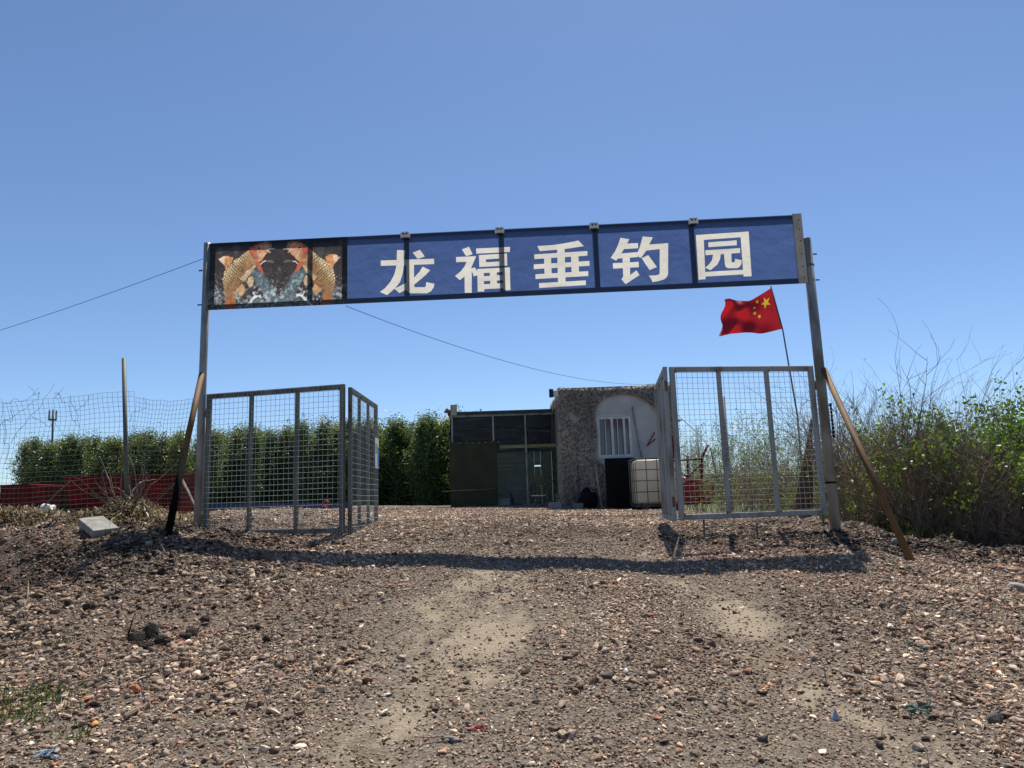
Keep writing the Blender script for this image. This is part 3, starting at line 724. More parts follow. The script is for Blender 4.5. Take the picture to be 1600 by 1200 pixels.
# ------------------------------------------------------------------ cables
m_ = MB(); m_.tube(sag(P(318, 404, 8.85), P(-260, 590, 13), .10, 24), .0032, 6)
tag(m_.build('power_cable', M['black'], None, True), 'thin black cable from the koi end post out past the wire fence', 'cable')
m_ = MB(); m_.tube(sag(P(540, 478, 8.95), P(1022, 600, 20), .30, 30), .0036, 6)
tag(m_.build('power_cable', M['black'], None, True), 'thin black cable sagging from under the sign to the netted cabin roof', 'cable')

# ------------------------------------------------------------------ flag
flag = thing('flag', 'red flag with yellow stars on a thin leaning pole', 'flag', tuple(P(1252, 740, 12)))
FO = P(1252, 740, 12)
pt, pb = P(1204.5, 447, 12), Vector((FO.x, FO.y, gz(FO.x, FO.y) - .2))
m_ = MB(); m_.tube([pb - FO, P(1246, 650, 12) - FO, P(1223, 515, 12) - FO, pt - FO], [.016, .015, .012, .011], 8); m_.build('flag_pole', M['steel_dark'], flag, True)
nu_, nv_ = 150, 100
h0, h1 = P(1206, 449, 12), P(1222, 514, 12)      # hoist top and bottom
e0, e1 = P(1131, 476, 12.1), P(1127, 521, 11.95)
FU, FVv = np.meshgrid(np.linspace(0, 1, nu_), np.linspace(0, 1, nv_))
H0, H1, E0, E1 = (np.array(v) for v in (h0, h1, e0, e1))
top = H0 + (E0 - H0) * FU[..., None]; bot = H1 + (E1 - H1) * FU[..., None]
Pz = top + (bot - top) * FVv[..., None]
ph = FU * 9 + FVv * 2.2
Pz[..., 1] += (.05 * np.sin(ph * .7) + .035 * np.sin(FU * 17 - FVv * 5 + 1) + .03 * np.sin(FVv * 9 + FU * 4)) * np.clip(FU * 1.3, 0, 1)
Pz[..., 2] += (-.07 * np.sin(FU * np.pi * 1.25) * (1 - FVv) + .035 * np.sin(ph * .9 + .6) * FU - .05 * np.sin(FU * np.pi) * FVv)
Pz[..., 0] += .02 * np.sin(FVv * 11) * FU
red = np.array([.42, .010, .015]); fc = np.tile(red, (nu_ * nv_, 1)); fu, fv = FU.ravel() * 1.5, FVv.ravel()
def star(cx, cy, r, ang):
    return [(cx + (r if k % 2 == 0 else r * .4) * math.sin(ang + k * math.pi / 5), cy - (r if k % 2 == 0 else r * .4) * math.cos(ang + k * math.pi / 5)) for k in range(10)]
for cx, cy, r, an in ((.25, .26, .15, .2), (.49, .12, .06, .4), (.60, .25, .06, .8), (.61, .41, .06, 0), (.50, .53, .06, .3)):
    fc[in_poly(fu, fv, star(cx, cy, r, an))] = (.80, .58, .03)
fc[(fu > 1.46) & (fv > .8)] = (.6, .22, .2)
M['flagcloth'] = cloth_mat('flag_cloth', attr='tint', trans=.45, wrinkle=0, gloss=.03)
fi = (np.arange(nv_ - 1)[:, None] * nu_ + np.arange(nu_ - 1)[None, :]).ravel()
np_mesh('flag_cloth', Pz.reshape(-1, 3) - np.array(FO), np.stack([fi, fi + 1, fi + nu_ + 1, fi + nu_], 1), M['flagcloth'], flag, fc, True)

# ------------------------------------------------------------------ glazed shed (left of the two buildings)
SY = 23.0
shed = thing('glazed_shed', 'dark flat roofed shed fronted with clear plastic film and an olive tarpaulin', 'shed', (-.3, SY, .2))
SO = Vector((-.3, SY, .2))
X0, X1, Z0, Z1, DEP = -1.985, 1.42, .215, 3.0, 4.2
film = bpy.data.materials.new('clear_film'); film.use_nodes = True; n = film.node_tree; n.nodes.remove(n.nodes['Principled BSDF'])
tr = n.nodes.new('ShaderNodeBsdfTransparent'); tr.inputs[0].default_value = (.80, .84, .82, 1); gl = n.nodes.new('ShaderNodeBsdfGlossy'); gl.inputs['Roughness'].default_value = .12; gl.inputs[0].default_value = (.5, .55, .55, 1)
df = n.nodes.new('ShaderNodeBsdfDiffuse'); df.inputs[0].default_value = (.20, .23, .22, 1)
tc = n.nodes.new('ShaderNodeTexCoord'); mp = n.nodes.new('ShaderNodeMapping'); mp.inputs['Rotation'].default_value = (0, .9, 0); mp.inputs['Scale'].default_value = (.7, 1, 9)
nz = n.nodes.new('ShaderNodeTexNoise'); nz.inputs['Scale'].default_value = 2.2; nz.inputs['Detail'].default_value = 5; nz.inputs['Distortion'].default_value = .6
n.links.new(tc.outputs['Object'], mp.inputs[0]); n.links.new(mp.outputs[0], nz.inputs['Vector'])
bp = n.nodes.new('ShaderNodeBump'); bp.inputs['Strength'].default_value = .6; bp.inputs['Distance'].default_value = .06; n.links.new(nz.outputs['Fac'], bp.inputs['Height'])
n.links.new(bp.outputs[0], gl.inputs['Normal']); n.links.new(bp.outputs[0], df.inputs['Normal'])
rp = n.nodes.new('ShaderNodeMapRange'); rp.inputs['From Min'].default_value = .52; rp.inputs['From Max'].default_value = .75; rp.inputs['To Min'].default_value = .015; rp.inputs['To Max'].default_value = .42  # pale diffuse streaks in the film colour imitate reflections
n.links.new(nz.outputs['Fac'], rp.inputs[0])
m1 = n.nodes.new('ShaderNodeMixShader'); n.links.new(rp.outputs[0], m1.inputs[0]); n.links.new(tr.outputs[0], m1.inputs[1]); n.links.new(df.outputs[0], m1.inputs[2])
m2 = n.nodes.new('ShaderNodeMixShader'); m2.inputs[0].default_value = .05; n.links.new(m1.outputs[0], m2.inputs[1]); n.links.new(gl.outputs[0], m2.inputs[2])
n.links.new(m2.outputs[0], n.nodes['Material Output'].inputs['Surface'])
M['film'] = film
M['backfilm'] = cloth_mat('dusty_back_film', (.15, .18, .15), trans=.5, wrinkle=.3)

def sbox(name, x0, x1, y0, y1, z0, z1, mat, parent=None, bevel=0, off=None):
    m_ = MB(); m_.box(Vector(((x0 + x1) / 2, (y0 + y1) / 2, (z0 + z1) / 2)) - (SO if off is None else off), (x1 - x0, y1 - y0, z1 - z0))
    return m_.build(name, M[mat], parent or shed, bevel=bevel)
sbox('base_slab', X0 - .75, X1 + .1, SY - .35, SY + DEP, -.05, Z0 - .003, 'slab')
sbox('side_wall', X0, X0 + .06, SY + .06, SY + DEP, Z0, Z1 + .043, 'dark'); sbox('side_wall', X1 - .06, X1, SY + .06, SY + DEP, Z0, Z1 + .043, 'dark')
rf = sbox('roof', X0 - .05, X1 + .05, SY - .12, SY + DEP + .1, Z1 + .045, Z1 + .14, 'teal')
for x in (-1.25, -.55, .15, .85): sbox('fascia_clip', x - .02, x + .02, SY - .135, SY - .122, Z1 + .05, Z1 + .135, 'blackmetal', rf)
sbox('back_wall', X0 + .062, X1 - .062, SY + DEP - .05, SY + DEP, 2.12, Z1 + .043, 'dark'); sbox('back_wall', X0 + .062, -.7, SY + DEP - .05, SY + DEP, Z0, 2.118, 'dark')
sbox('yellow_beam', -.45, X1 - .07, SY + .09, SY + .15, 1.97, 2.07, 'yellow')
sbox('back_film', -.698, .72, SY + DEP - .03, SY + DEP - .025, Z0, 2.118, 'backfilm')
sbox('back_film', .722, .95, SY + DEP - .03, SY + DEP - .025, Z0, 1.56, 'backfilm'); sbox('back_film', .722, .95, SY + DEP - .03, SY + DEP - .025, 1.61, 2.118, 'backfilm'); sbox('back_film', .952, X1 - .064, SY + DEP - .03, SY + DEP - .025, Z0, 2.118, 'backfilm')
sbox('frame_head', X0, X1, SY - .03, SY + .05, Z1 - .02, Z1 + .042, 'steel')
for px in (707, 771.5, 822): 
    x = P(px, 700, SY).x; sbox('frame_post', x - .025, x + .025, SY - .028, SY + .03, Z0, Z1 - .022, 'steel')
sbox('frame_post', X1 - .05, X1, SY - .028, SY + .03, Z0, Z1 - .022, 'steel')
xa, xb, xc = (P(q, 700, SY).x for q in (707, 771.5, 822))
for a_, b_ in ((xa, xb), (xb, xc), (xc, X1 - .05)):
    # each pane is a slack sheet with folds
    gx, gzz = np.meshgrid(np.linspace(a_ + .027, b_ - .027, 40), np.linspace(Z0 + .01, Z1 - .03, 60))
    gy = .004 * np.sin(gx * 31 + gzz * 23) + .006 * (fbm(gx * 6 + gzz * 4, gzz * 3 - gx * 5, 3, 3) - .5)
    fi = (np.arange(59)[:, None] * 40 + np.arange(39)[None, :]).ravel()
    np_mesh('film_pane', np.stack([gx - SO.x, gy + .01, gzz - SO.z], -1).reshape(-1, 3), np.stack([fi, fi + 1, fi + 41, fi + 40], 1), M['film'], shed, None, True)
tx1 = P(776, 700, SY).x
gx, gzz = np.meshgrid(np.linspace(X0 - .01, tx1, 50), np.linspace(Z0 + .02, 2.2, 60))
gy = -.06 - .02 * (fbm(gx * 3, gzz * 2, 3, 8) - .5) - .012 * np.sin(gx * 14) * sst(1.4, 2.2, gzz)
fi = (np.arange(59)[:, None] * 50 + np.arange(49)[None, :]).ravel()
tp = np_mesh('tarpaulin', np.stack([gx - SO.x, gy, gzz - SO.z], -1).reshape(-1, 3), np.stack([fi, fi + 1, fi + 51, fi + 50], 1), M['olive'], shed, None, True)
for i in range(7):
    m_ = MB(); q = Vector((X0 + .3 + i * .2, SY - .075, 2.17)) - SO; m_.tube([q, q + Vector((0, -.015, 0))], .016, 8); m_.build('eyelet', M['beige'], tp)
m_ = MB(); m_.tube([P(690, 768, SY - .16) - SO, P(776, 763.5, SY - .16) - SO], .014, 8); m_.build('tie_pole', M['wood'], tp, True)
m_ = MB(); q = P(709, 641, SY - .05); m_.box(q - SO, (.20, .16, .34)); spk = m_.build('horn_box', M['beige'], shed, bevel=.015)
m_ = MB(); m_.tube([q - SO + Vector((-.08, -.05, -.10)), q - SO + Vector((-.24, -.12, .0))], [.03, .10], 12); m_.build('horn', M['steel_dark'], spk, True)
# furniture inside
def table(label, c, w_, d_, h, mat):
    t = thing('table', label, 'table', c)
    m_ = MB(); m_.box((0, 0, h - .015), (w_, d_, .03)); m_.build('table_top', M[mat], t, bevel=.004)
    for sx_ in (-1, 1):
        for sy_ in (-1, 1):
            m_ = MB(); m_.tube([(sx_ * (w_ / 2 - .05), sy_ * (d_ / 2 - .05), 0), (sx_ * (w_ / 2 - .05), sy_ * (d_ / 2 - .05), h - .03)], .018, 8); m_.build('leg', M['steel_dark'], t)
table('pale table standing behind the shed film', (.95, SY + 2.4, Z0), .9, .6, .75, 'white')
def chair(label, c, rz, seat):
    t = thing('chair', label, 'chair', c, rz)
    m_ = MB(); m_.box((0, 0, .44), (.40, .40, .03)); m_.build('seat', M[seat], t, bevel=.006)
    m_ = MB(); m_.box((0, .19, .76), (.40, .025, .28)); m_.build('backrest', M[seat], t, bevel=.006)
    for sx_ in (-.17, .17):
        m_ = MB(); m_.tube([(sx_, -.18, 0), (sx_, -.15, .43)], .012, 6); m_.build('leg', M['blackmetal'], t)
        m_ = MB(); m_.tube([(sx_, .22, 0), (sx_, .175, .43), (sx_, .21, .9)], .012, 6); m_.build('leg', M['blackmetal'], t)
q = P(852, 785, 22.2); chair('yellowish chair at the open corner of the shed', (q.x, SY + .9, Z0), .5, 'yellow')
q = P(842, 786, 21.4); stool = thing('folding_stool', 'low folding stool in front of the shed film', 'stool', (q.x, 21.6, gz(q.x, 21.6)))
m_ = MB(); m_.box((0, 0, .36), (.40, .26, .02)); m_.build('seat', M['white'], stool)
for s in (-1, 1):
    m_ = MB(); m_.tube([(s * .17, -.1, 0), (-s * .17, -.1, .35)], .011, 6); m_.build('leg', M['blackmetal'], stool)
    m_ = MB(); m_.tube([(s * .17, .1, 0), (-s * .17, .1, .35)], .011, 6); m_.build('leg', M['blackmetal'], stool)
for i, (px, py, w_, h, mt, nm) in enumerate(((790, 778, .55, .22, 'white', 'lower'), (789, 770, .5, .16, 'slab', 'upper'), (806, 768, .42, .75, 'slab', 'tall'))):
    q = P(px, py, SY + .9); z = Z0 + (.225 if i == 1 else .002)
    m_ = MB(); m_.box((0, 0, h / 2), (w_, .4, h)); bx = m_.build('crate', M[mt], None, bevel=.008); bx.location = (q.x, SY + .9, z)
    tag(bx, ('flat pale crate at the bottom of the stack behind the film', 'dull grey crate on top of the pale crate behind the film', 'tall grey crate behind the middle of the shed film')[i], 'crate')

# ------------------------------------------------------------------ netted cabin
CY = 20.0
cab = thing('netted_cabin', 'square cabin covered in brown camouflage netting with an arched bare white patch', 'cabin', (2.78, CY, .05))
CO = Vector((2.78, CY, .05))
cx0, cx1, cz0, cz1 = 1.30, 4.26, .0, 3.27
wx0, wx1, wz0, wz1 = P(932, 650, CY).x, P(985, 650, CY).x, P(958, 714, CY).z, P(958, 651, CY).z
def cbox(name, x0, x1, y0, y1, z0, z1, mat, parent=None, bevel=0): return sbox(name, x0, x1, y0, y1, z0, z1, mat, parent or cab, bevel, CO)
wall = cbox('front_wall', cx0, wx0, CY, CY + .08, cz0, cz1, 'wall'); cbox('front_wall', wx1, cx1, CY, CY + .08, cz0, cz1, 'wall')
cbox('front_wall', wx0, wx1, CY, CY + .08, cz0, wz0, 'wall'); cbox('front_wall', wx0, wx1, CY, CY + .08, wz1, cz1, 'wall')
cbox('side_wall', cx0, cx0 + .08, CY + .082, CY + 5.5, cz0, cz1, 'netback'); cbox('side_wall', cx1 - .08, cx1, CY + .082, CY + 5.5, cz0, cz1, 'wall'); cbox('back_wall', cx0 + .08, cx1 - .08, CY + 5.42, CY + 5.5, cz0, cz1, 'wall')
cbox('roof', cx0 - .02, cx1 + .02, CY - .02, CY + 5.55, cz1, cz1 + .06, 'steel_dark')
# window with frame, panes and bars
win = cbox('window', wx0, wx1, CY + .03, CY + .05, wz0, wz1, 'glass')
for (a_, b_, c_, d_) in ((wx0, wx1, wz1 - .06, wz1), (wx0, wx1, wz0, wz0 + .06), (wx0, wx0 + .06, wz0 + .061, wz1 - .061), (wx1 - .06, wx1, wz0 + .061, wz1 - .061), ((wx0 + wx1) / 2 - .09, (wx0 + wx1) / 2 - .02, wz0 + .061, wz1 - .061), (wx1 - .22, wx1 - .16, wz0 + .061, wz1 - .061)):
    cbox('window_frame', a_, b_, CY - .008, CY + .028, c_, d_, 'white', win)
for i in range(5):
    x = wx0 + .04 + i * (wx1 - wx0 - .16) / 4.6
    m_ = MB(); m_.tube([Vector((x, CY - .09, wz0 - .03)) - CO, Vector((x + .01, CY - .09, wz1 + .03)) - CO], .009, 6); m_.build('window_bar', M['white'], win)
for z in (wz0 - .02, wz1 + .02):
    m_ = MB(); m_.tube([Vector((wx0 - .02, CY - .1, z)) - CO, Vector((wx1 + .02, CY - .1, z)) - CO], .009, 6); m_.build('window_bar', M['white'], win)
m_ = MB(); m_.tube([P(988, 635, CY - .06) - CO, P(991, 655, CY - .07) - CO, P(997, 690, CY - .07) - CO, P(1003, 715, CY - .06) - CO], .022, 8); m_.build('cable_duct', M['concrete'], cab, True)
m_ = MB(); m_.tube([P(1023, 675, CY - .07) - CO, P(1011, 697, CY - .08) - CO, P(1024, 686, CY - .07) - CO], .018, 8); m_.build('red_bracket', M['redlight'], cab, True)
m_ = MB(); q = P(866, 615, CY - .1); m_.box(q - CO, (.20, .12, .16)); fl_ = m_.build('flood_lamp', M['white'], cab, bevel=.01)
m_ = MB(); m_.box(q - CO + Vector((-.085, -.03, .01)), (.11, .14, .22)); m_.build('lamp_body', M['blackmetal'], fl_, bevel=.01)
# the net: backing sheet with openings, then strips woven on it
arch = [(930, 716), (932.5, 690), (932, 671), (929, 655), (929, 645), (933, 634), (943, 624), (958, 617.5), (976, 615.5), (995, 619), (1010, 627), (1022, 638), (1034, 652), (1040, 680), (1042, 760), (948, 775), (946, 730)]
moon = [(888, 643), (893, 640), (896, 646), (898, 650), (905, 652), (905, 658), (899, 662), (893, 658), (889, 651)]
NY = CY - .055
holes = [[(P(a_, b_, NY).x, P(a_, b_, NY).z) for a_, b_ in h] for h in (arch, moon)]
nx0, nx1, nz0, nz1 = 1.245, 4.33, .04, 3.335
vin, ein = [], []
add_loop([(nx0 + (nx1 - nx0) * i / 30, nz0) for i in range(30)] + [(nx1, nz0 + (nz1 - nz0) * i / 30) for i in range(30)] + [(nx1 - (nx1 - nx0) * i / 30, nz1) for i in range(30)] + [(nx0, nz1 - (nz1 - nz0) * i / 30) for i in range(30)])
for h in holes: add_loop(h)
for i in range(1, 30):
    for j in range(1, 30): vin.append(Vector((nx0 + (nx1 - nx0) * (i + .31 * (j % 2)) / 30, nz0 + (nz1 - nz0) * j / 30)))
ov2, _, of2, *_ = delaunay_2d_cdt(vin, ein, [], 0, 1e-5)
nvx = np.array([[v.x, v.y] for v in ov2]); off = .05 * (fbm(nvx[:, 0] * 1.7, nvx[:, 1] * 1.7, 3, 4) - .5) + .03 * (fbm(nvx[:, 0] * 7, nvx[:, 1] * 7, 2, 14) - .5)
keep = []
for f_ in of2:
    c_ = nvx[list(f_)].mean(0)
    if not any(in_poly(np.array([c_[0]]), np.array([c_[1]]), h)[0] for h in holes): keep.append(f_)
m_ = MB(); m_.add([(v[0] - CO.x, NY - CO.y + o_, v[1] - CO.z) for v, o_ in zip(nvx, off)], keep); m_.build('netting', M['netback'], cab)
rg = np.random.default_rng(3); pit = .052
na_, nb2 = int((nx1 - nx0) / pit) + 1, int((nz1 - nz0) / (pit * .62)) + 1
A, B = np.meshgrid(np.arange(na_), np.arange(nb2)); x = nx0 + (A + .5 * (B % 2)) * pit + rg.normal(0, .008, A.shape); z = nz0 + B * pit * .62 + rg.normal(0, .006, A.shape)
z = z - .05 * np.sin((x - nx0) * 1.3); x, z = x.ravel(), z.ravel()
side = (B % 2).ravel()
ok = np.ones(len(x), bool)
for h in holes: ok &= ~in_poly(x, z, h)
x, z, side = x[ok], z[ok], side[ok]
N = len(x); ang = np.where(side == 0, .75, -.75) + rg.normal(0, .22, N); L_ = rg.uniform(.026, .042, N); W_ = rg.uniform(.010, .022, N); tilt = rg.normal(0, .6, N)
y = np.full(N, NY - .018) + .05 * (fbm(x * 1.7, z * 1.7, 3, 4) - .5) - rg.uniform(0, .035, N)
dx, dz = np.cos(ang), np.sin(ang); px_, pz_ = -dz, dx
q = np.zeros((N, 4, 3))
for k, (a_, b_) in enumerate(((-1, -1), (1, -1), (1, 1), (-1, 1))):
    q[:, k, 0] = x + dx * L_ * a_ + px_ * W_ * b_ * np.cos(tilt); q[:, k, 2] = z + dz * L_ * a_ + pz_ * W_ * b_ * np.cos(tilt); q[:, k, 1] = y + W_ * b_ * np.sin(tilt) + a_ * rg.normal(0, .012, N)
tone = np.array([[.42, .38, .33], [.37, .33, .28], [.32, .28, .235], [.46, .42, .37]])[rg.integers(0, 4, N)] * rg.uniform(.75, 1.15, (N, 1)) * (.6 + .8 * fbm(x * 1.5, z * 1.5, 3, 60))[:, None]
ns = np_mesh('net_strips', np.concatenate([q, np.stack([cx0 - .03 + (q[..., 1] - NY) * .8, CY + (q[..., 0] - nx0) * 1.3, q[..., 2]], -1)]).reshape(-1, 3) - np.array(CO), np.arange(N * 8).reshape(-1, 4), M['net'], cab, np.repeat(np.concatenate([tone, tone]), 4, 0)); ns['kind'] = 'stuff'

# things in front of the cabin
tote = thing('water_tank', 'white plastic cube tank in a wire cage on a pallet by the netted cabin', 'tank', (P(1024, 787, 18.8).x, 18.8, gz(3.6, 18.8)))
tw = 1.08
m_ = MB(); m_.box((0, 0, .72), (tw - .06, .95, 1.08)); bm_ = m_.build('tank', M['plastic'], tote, True, bevel=.07)
m_ = MB()
for i in range(5):
    xx = -tw / 2 + .01 + i * (tw - .02) / 4
    for yy in (-.5, .5): m_.tube([(xx, yy, .14), (xx, yy, 1.3)], .010, 6)
    if i: 
        for xq in (-tw / 2, tw / 2): m_.tube([(xq, -.5 + i * .25 - .01, .14), (xq, -.5 + i * .25 - .01, 1.3)], .010, 6)
for i in range(5):
    zz = .2 + i * .27; 
    m_.tube([(-tw / 2, -.51, zz), (tw / 2, -.51, zz), (tw / 2 + .01, .5, zz), (-tw / 2, .51, zz), (-tw / 2 - .01, -.5, zz)], .010, 6)
m_.build('cage', M['steel_dark'], tote)
for i in range(3):
    m_ = MB(); m_.box((-tw / 2 + .08 + i * (tw - .16) / 2, 0, .055), (.12, .98, .10)); m_.build('pallet_runner', M['black'], tote)
m_ = MB(); m_.box((0, 0, .125), (tw, 1.0, .03)); m_.build('pallet_deck', M['steel_dark'], tote)
m_ = MB(); m_.tube([(0, 0, 1.26), (0, 0, 1.31)], .09, 16); m_.build('fill_cap', M['black'], tote, True)
def sheet_panel(name, label, cat, px0, px1, py0, py1, Y, mat, th=.03, bulge=.05):
    a_, b_ = P(px0, py1, Y), P(px1, py0, Y); base = gz((a_.x + b_.x) / 2, Y) - .02
    gx, gq = np.meshgrid(np.linspace(a_.x, b_.x, 24), np.linspace(base, b_.z, 24))
    gy = Y - bulge * (fbm(gx * 3, gq * 3, 3, 6) - .3)
    fr_ = np.stack([gx, gy, gq], -1).reshape(-1, 3); bk = fr_ + np.array([0, th + .02, 0]); fi = (np.arange(23)[:, None] * 24 + np.arange(23)[None, :]).ravel()
    F1 = np.stack([fi, fi + 1, fi + 25, fi + 24], 1); F2 = F1[:, ::-1] + 576
    rim = list(range(0, 24)) + list(range(47, 576, 24)) + list(range(574, 551, -1)) + list(range(528, 0, -24))
    F3 = np.array([[rim[i], rim[i - 1], rim[i - 1] + 576, rim[i] + 576] for i in range(len(rim))])
    return tag(np_mesh(name, np.concatenate([fr_, bk]), np.concatenate([F1, F2, F3]), M[mat], None, None, True), label, cat)
sheet_panel('black_sheet', 'tall black plastic sheet hanging beside the white caged tank', 'sheet', 949, 991, 715, 797, 19.4, 'black')
def lump(name, label, cat, c, s, mat, seed, flat=.0):
    bm = bmesh.new(); bmesh.ops.create_icosphere(bm, subdivisions=3, radius=1)
    for v in bm.verts:
        d = v.co.copy(); k = 1 + .45 * mnoise.noise(d * 1.7 + Vector((seed, 0, 0))) + .18 * mnoise.noise(d * 4.5 + Vector((0, seed, 0)))
        v.co = Vector((d.x * k * s[0], d.y * k * s[1], max(d.z * k, -.75) * s[2]))
    me = bpy.data.meshes.new(name); bm.to_mesh(me); bm.free(); me.materials.append(M[mat])
    me.polygons.foreach_set('use_smooth', [True] * len(me.polygons))
    o_ = link(bpy.data.objects.new(name, me)); o_.location = Vector(c) + Vector((0, 0, .7 * s[2])); return tag(o_, label, cat)
q = P(918, 792, 19.5); lump('shadow_lump', 'black lump added for the triangle of shadow at the foot of the brown netting', 'lump', (q.x, 19.5, gz(q.x, 19.5)), (.24, .18, .30), 'black', 4)  # black lump added to stand for a triangle of shadow
for i, (px, py, w_, h, mt, lb) in enumerate(((868, 792, .32, .20, 'concrete', 'weathered concrete block at the left corner of the netted cabin'), (903, 794, .26, .18, 'slab', 'grey concrete block before the added black lump'), (885, 794, .36, .08, 'slab', 'flat dark slab between the two concrete blocks'))):
    q = P(px, py, 19.25 + .1 * i); m_ = MB(); m_.box((0, 0, h / 2 - .015), (w_, .25, h)); o_ = m_.build('concrete_block', M[mt], None, bevel=.012); o_.location = (q.x, 19.25 + .1 * i, gz(q.x, 19.25)); o_.rotation_euler.z = .15 * (i - 1); tag(o_, lb, 'block')
q0, q1 = P(930, 726, 19.85), P(940, 786, 19.55); m_ = MB(); m_.tube([(q1.x, q1.y, gz(q1.x, q1.y) - .02), q0], .018, 8)
tag(m_.build('wooden_pole', M['beige'], None, True), 'pale thin wooden pole leaning on the netting under the window', 'pole')
q0, q1 = P(903, 726, 19.88), P(904, 790, 19.6); m_ = MB(); m_.tube([(q1.x, q1.y, gz(q1.x, q1.y) - .02), q0], .014, 8)
tag(m_.build('wooden_pole', M['bark'], None, True), 'dark thin pole leaning on the netting behind the grey block', 'pole')

# ------------------------------------------------------------------ red machine right of the cabin
mac = thing('red_machine', 'red painted farm implement with a box bin and forked uprights beside the cabin', 'farm machine', (P(1088, 790, 17).x, 17, gz(5, 17)))
MO = Vector(mac.location)
def ml(px, py, Y=17.0): return P(px, py, Y) - MO
gzm = gz(MO.x, 17)
m_ = MB(); a_, b_ = ml(1063, 789), ml(1112, 752); m_.box(((a_.x + b_.x) / 2, 0, (a_.z + b_.z) / 2), (b_.x - a_.x, .5, b_.z - a_.z), None, 0, (.9, .8)); bn = m_.build('bin', M['redlight'], mac, bevel=.012)
m_ = MB(); m_.box(((a_.x + b_.x) / 2 + .04, -.05, b_.z + .01), (b_.x - a_.x - .1, .56, .05), Matrix.Rotation(.17, 3, 'Y')); m_.build('lid', M['redlight'], bn, bevel=.01)
for pts, r in (([(1050, 790), (1051, 700), (1045, 660)], .035), ([(1062, 790), (1060, 702), (1050, 690)], .03), ([(1076, 752), (1074, 712)], .028), ([(1096, 752), (1097, 715), (1106, 695)], .03), ([(1046, 672), (1060, 705), (1062, 712)], .03)):
    m_ = MB(); m_.tube([ml(*p) for p in pts], r, 8); m_.build('upright', M['red'], mac, True)
for pts in ([(1052, 720), (1098, 717)], [(1052, 733), (1078, 748)], [(1098, 722), (1076, 745)]):
    m_ = MB(); m_.tube([ml(*p) for p in pts], .02, 8); m_.build('crossbar', M['red'], mac, True)
m_ = MB(); m_.box(((ml(1046, 790).x + ml(1066, 790).x) / 2, .15, .2), (.34, .5, .42)); m_.build('base_box', M['red'], mac, bevel=.012)
m_ = MB(); m_.tube([ml(1110, 768), ml(1140, 776)], .018, 6); m_.build('handle', M['rust'], mac); m_ = MB(); m_.tube([ml(1110, 784), ml(1130, 776)], .018, 6); m_.build('handle', M['rust'], mac)
m_ = MB(); a_ = P(1068, 656, 18); m_.add([a_, a_ + Vector((-.28, 0, .05)), a_ + Vector((-.26, 0, -.10)), a_ + Vector((0, .02, 0)), a_ + Vector((-.28, .02, .05)), a_ + Vector((-.26, .02, -.10))], [(0, 1, 2), (5, 4, 3), (0, 3, 4, 1), (1, 4, 5, 2), (2, 5, 3, 0)])
tag(m_.build('red_pennant', M['redlight'], None), 'small red pennant on the wire beside the netted cabin', 'pennant')
m_ = MB(); m_.tube([P(1055, 645, 19), P(1090, 676, 18), P(1110, 700, 17.4), Vector((P(1125, 720, 16.8).x, 16.8, gz(4.8, 16.8)))], .012, 6); tag(m_.build('stay_wire', M['wire_dark'], None), 'dark stay wire running down from the cabin into the saplings', 'wire')
for px, py, Y, lb in ((1089, 672, 21, 'short grey steel post among the saplings near the red pennant'), (1130, 620, 15, 'tall slender steel post seen through the flag side gate leaf')):
    a_ = P(px, py, Y); m_ = MB(); m_.tube([(a_.x, Y, gz(a_.x, Y) - .2), a_], .028, 10); tag(m_.build('steel_post', M['steel'], None, True), lb, 'post')
# folded brown canvas leaning by the right post
a_ = P(1268, 655, 11.2); bse = P(1252, 800, 11.2); zg = gz(bse.x, 11.2)
m_ = MB(); pts = [a_.lerp(Vector((bse.x, 11.2, zg)), t) for t in (0, .15, .4, .7, 1)]; rr_ = [.015, .035, .075, .12, .16]
sd_ = 14; rings = []
for p, r in zip(pts, rr_): rings.append([p + Vector((math.cos(k * 2 * math.pi / sd_) * r * (1 if k % 2 else .62), math.sin(k * 2 * math.pi / sd_) * r * .6 * (1 if k % 2 else .62), 0)) for k in range(sd_)])
m_.add([v for r in rings for v in r], [(i * sd_ + k, i * sd_ + (k + 1) % sd_, (i + 1) * sd_ + (k + 1) % sd_, (i + 1) * sd_ + k) for i in range(4) for k in range(sd_)] + [tuple(range(sd_))])
tag(m_.build('folded_canvas', M['brownsheet'], None), 'folded brown canvas standing on end behind the flag side gate leaf', 'canvas')

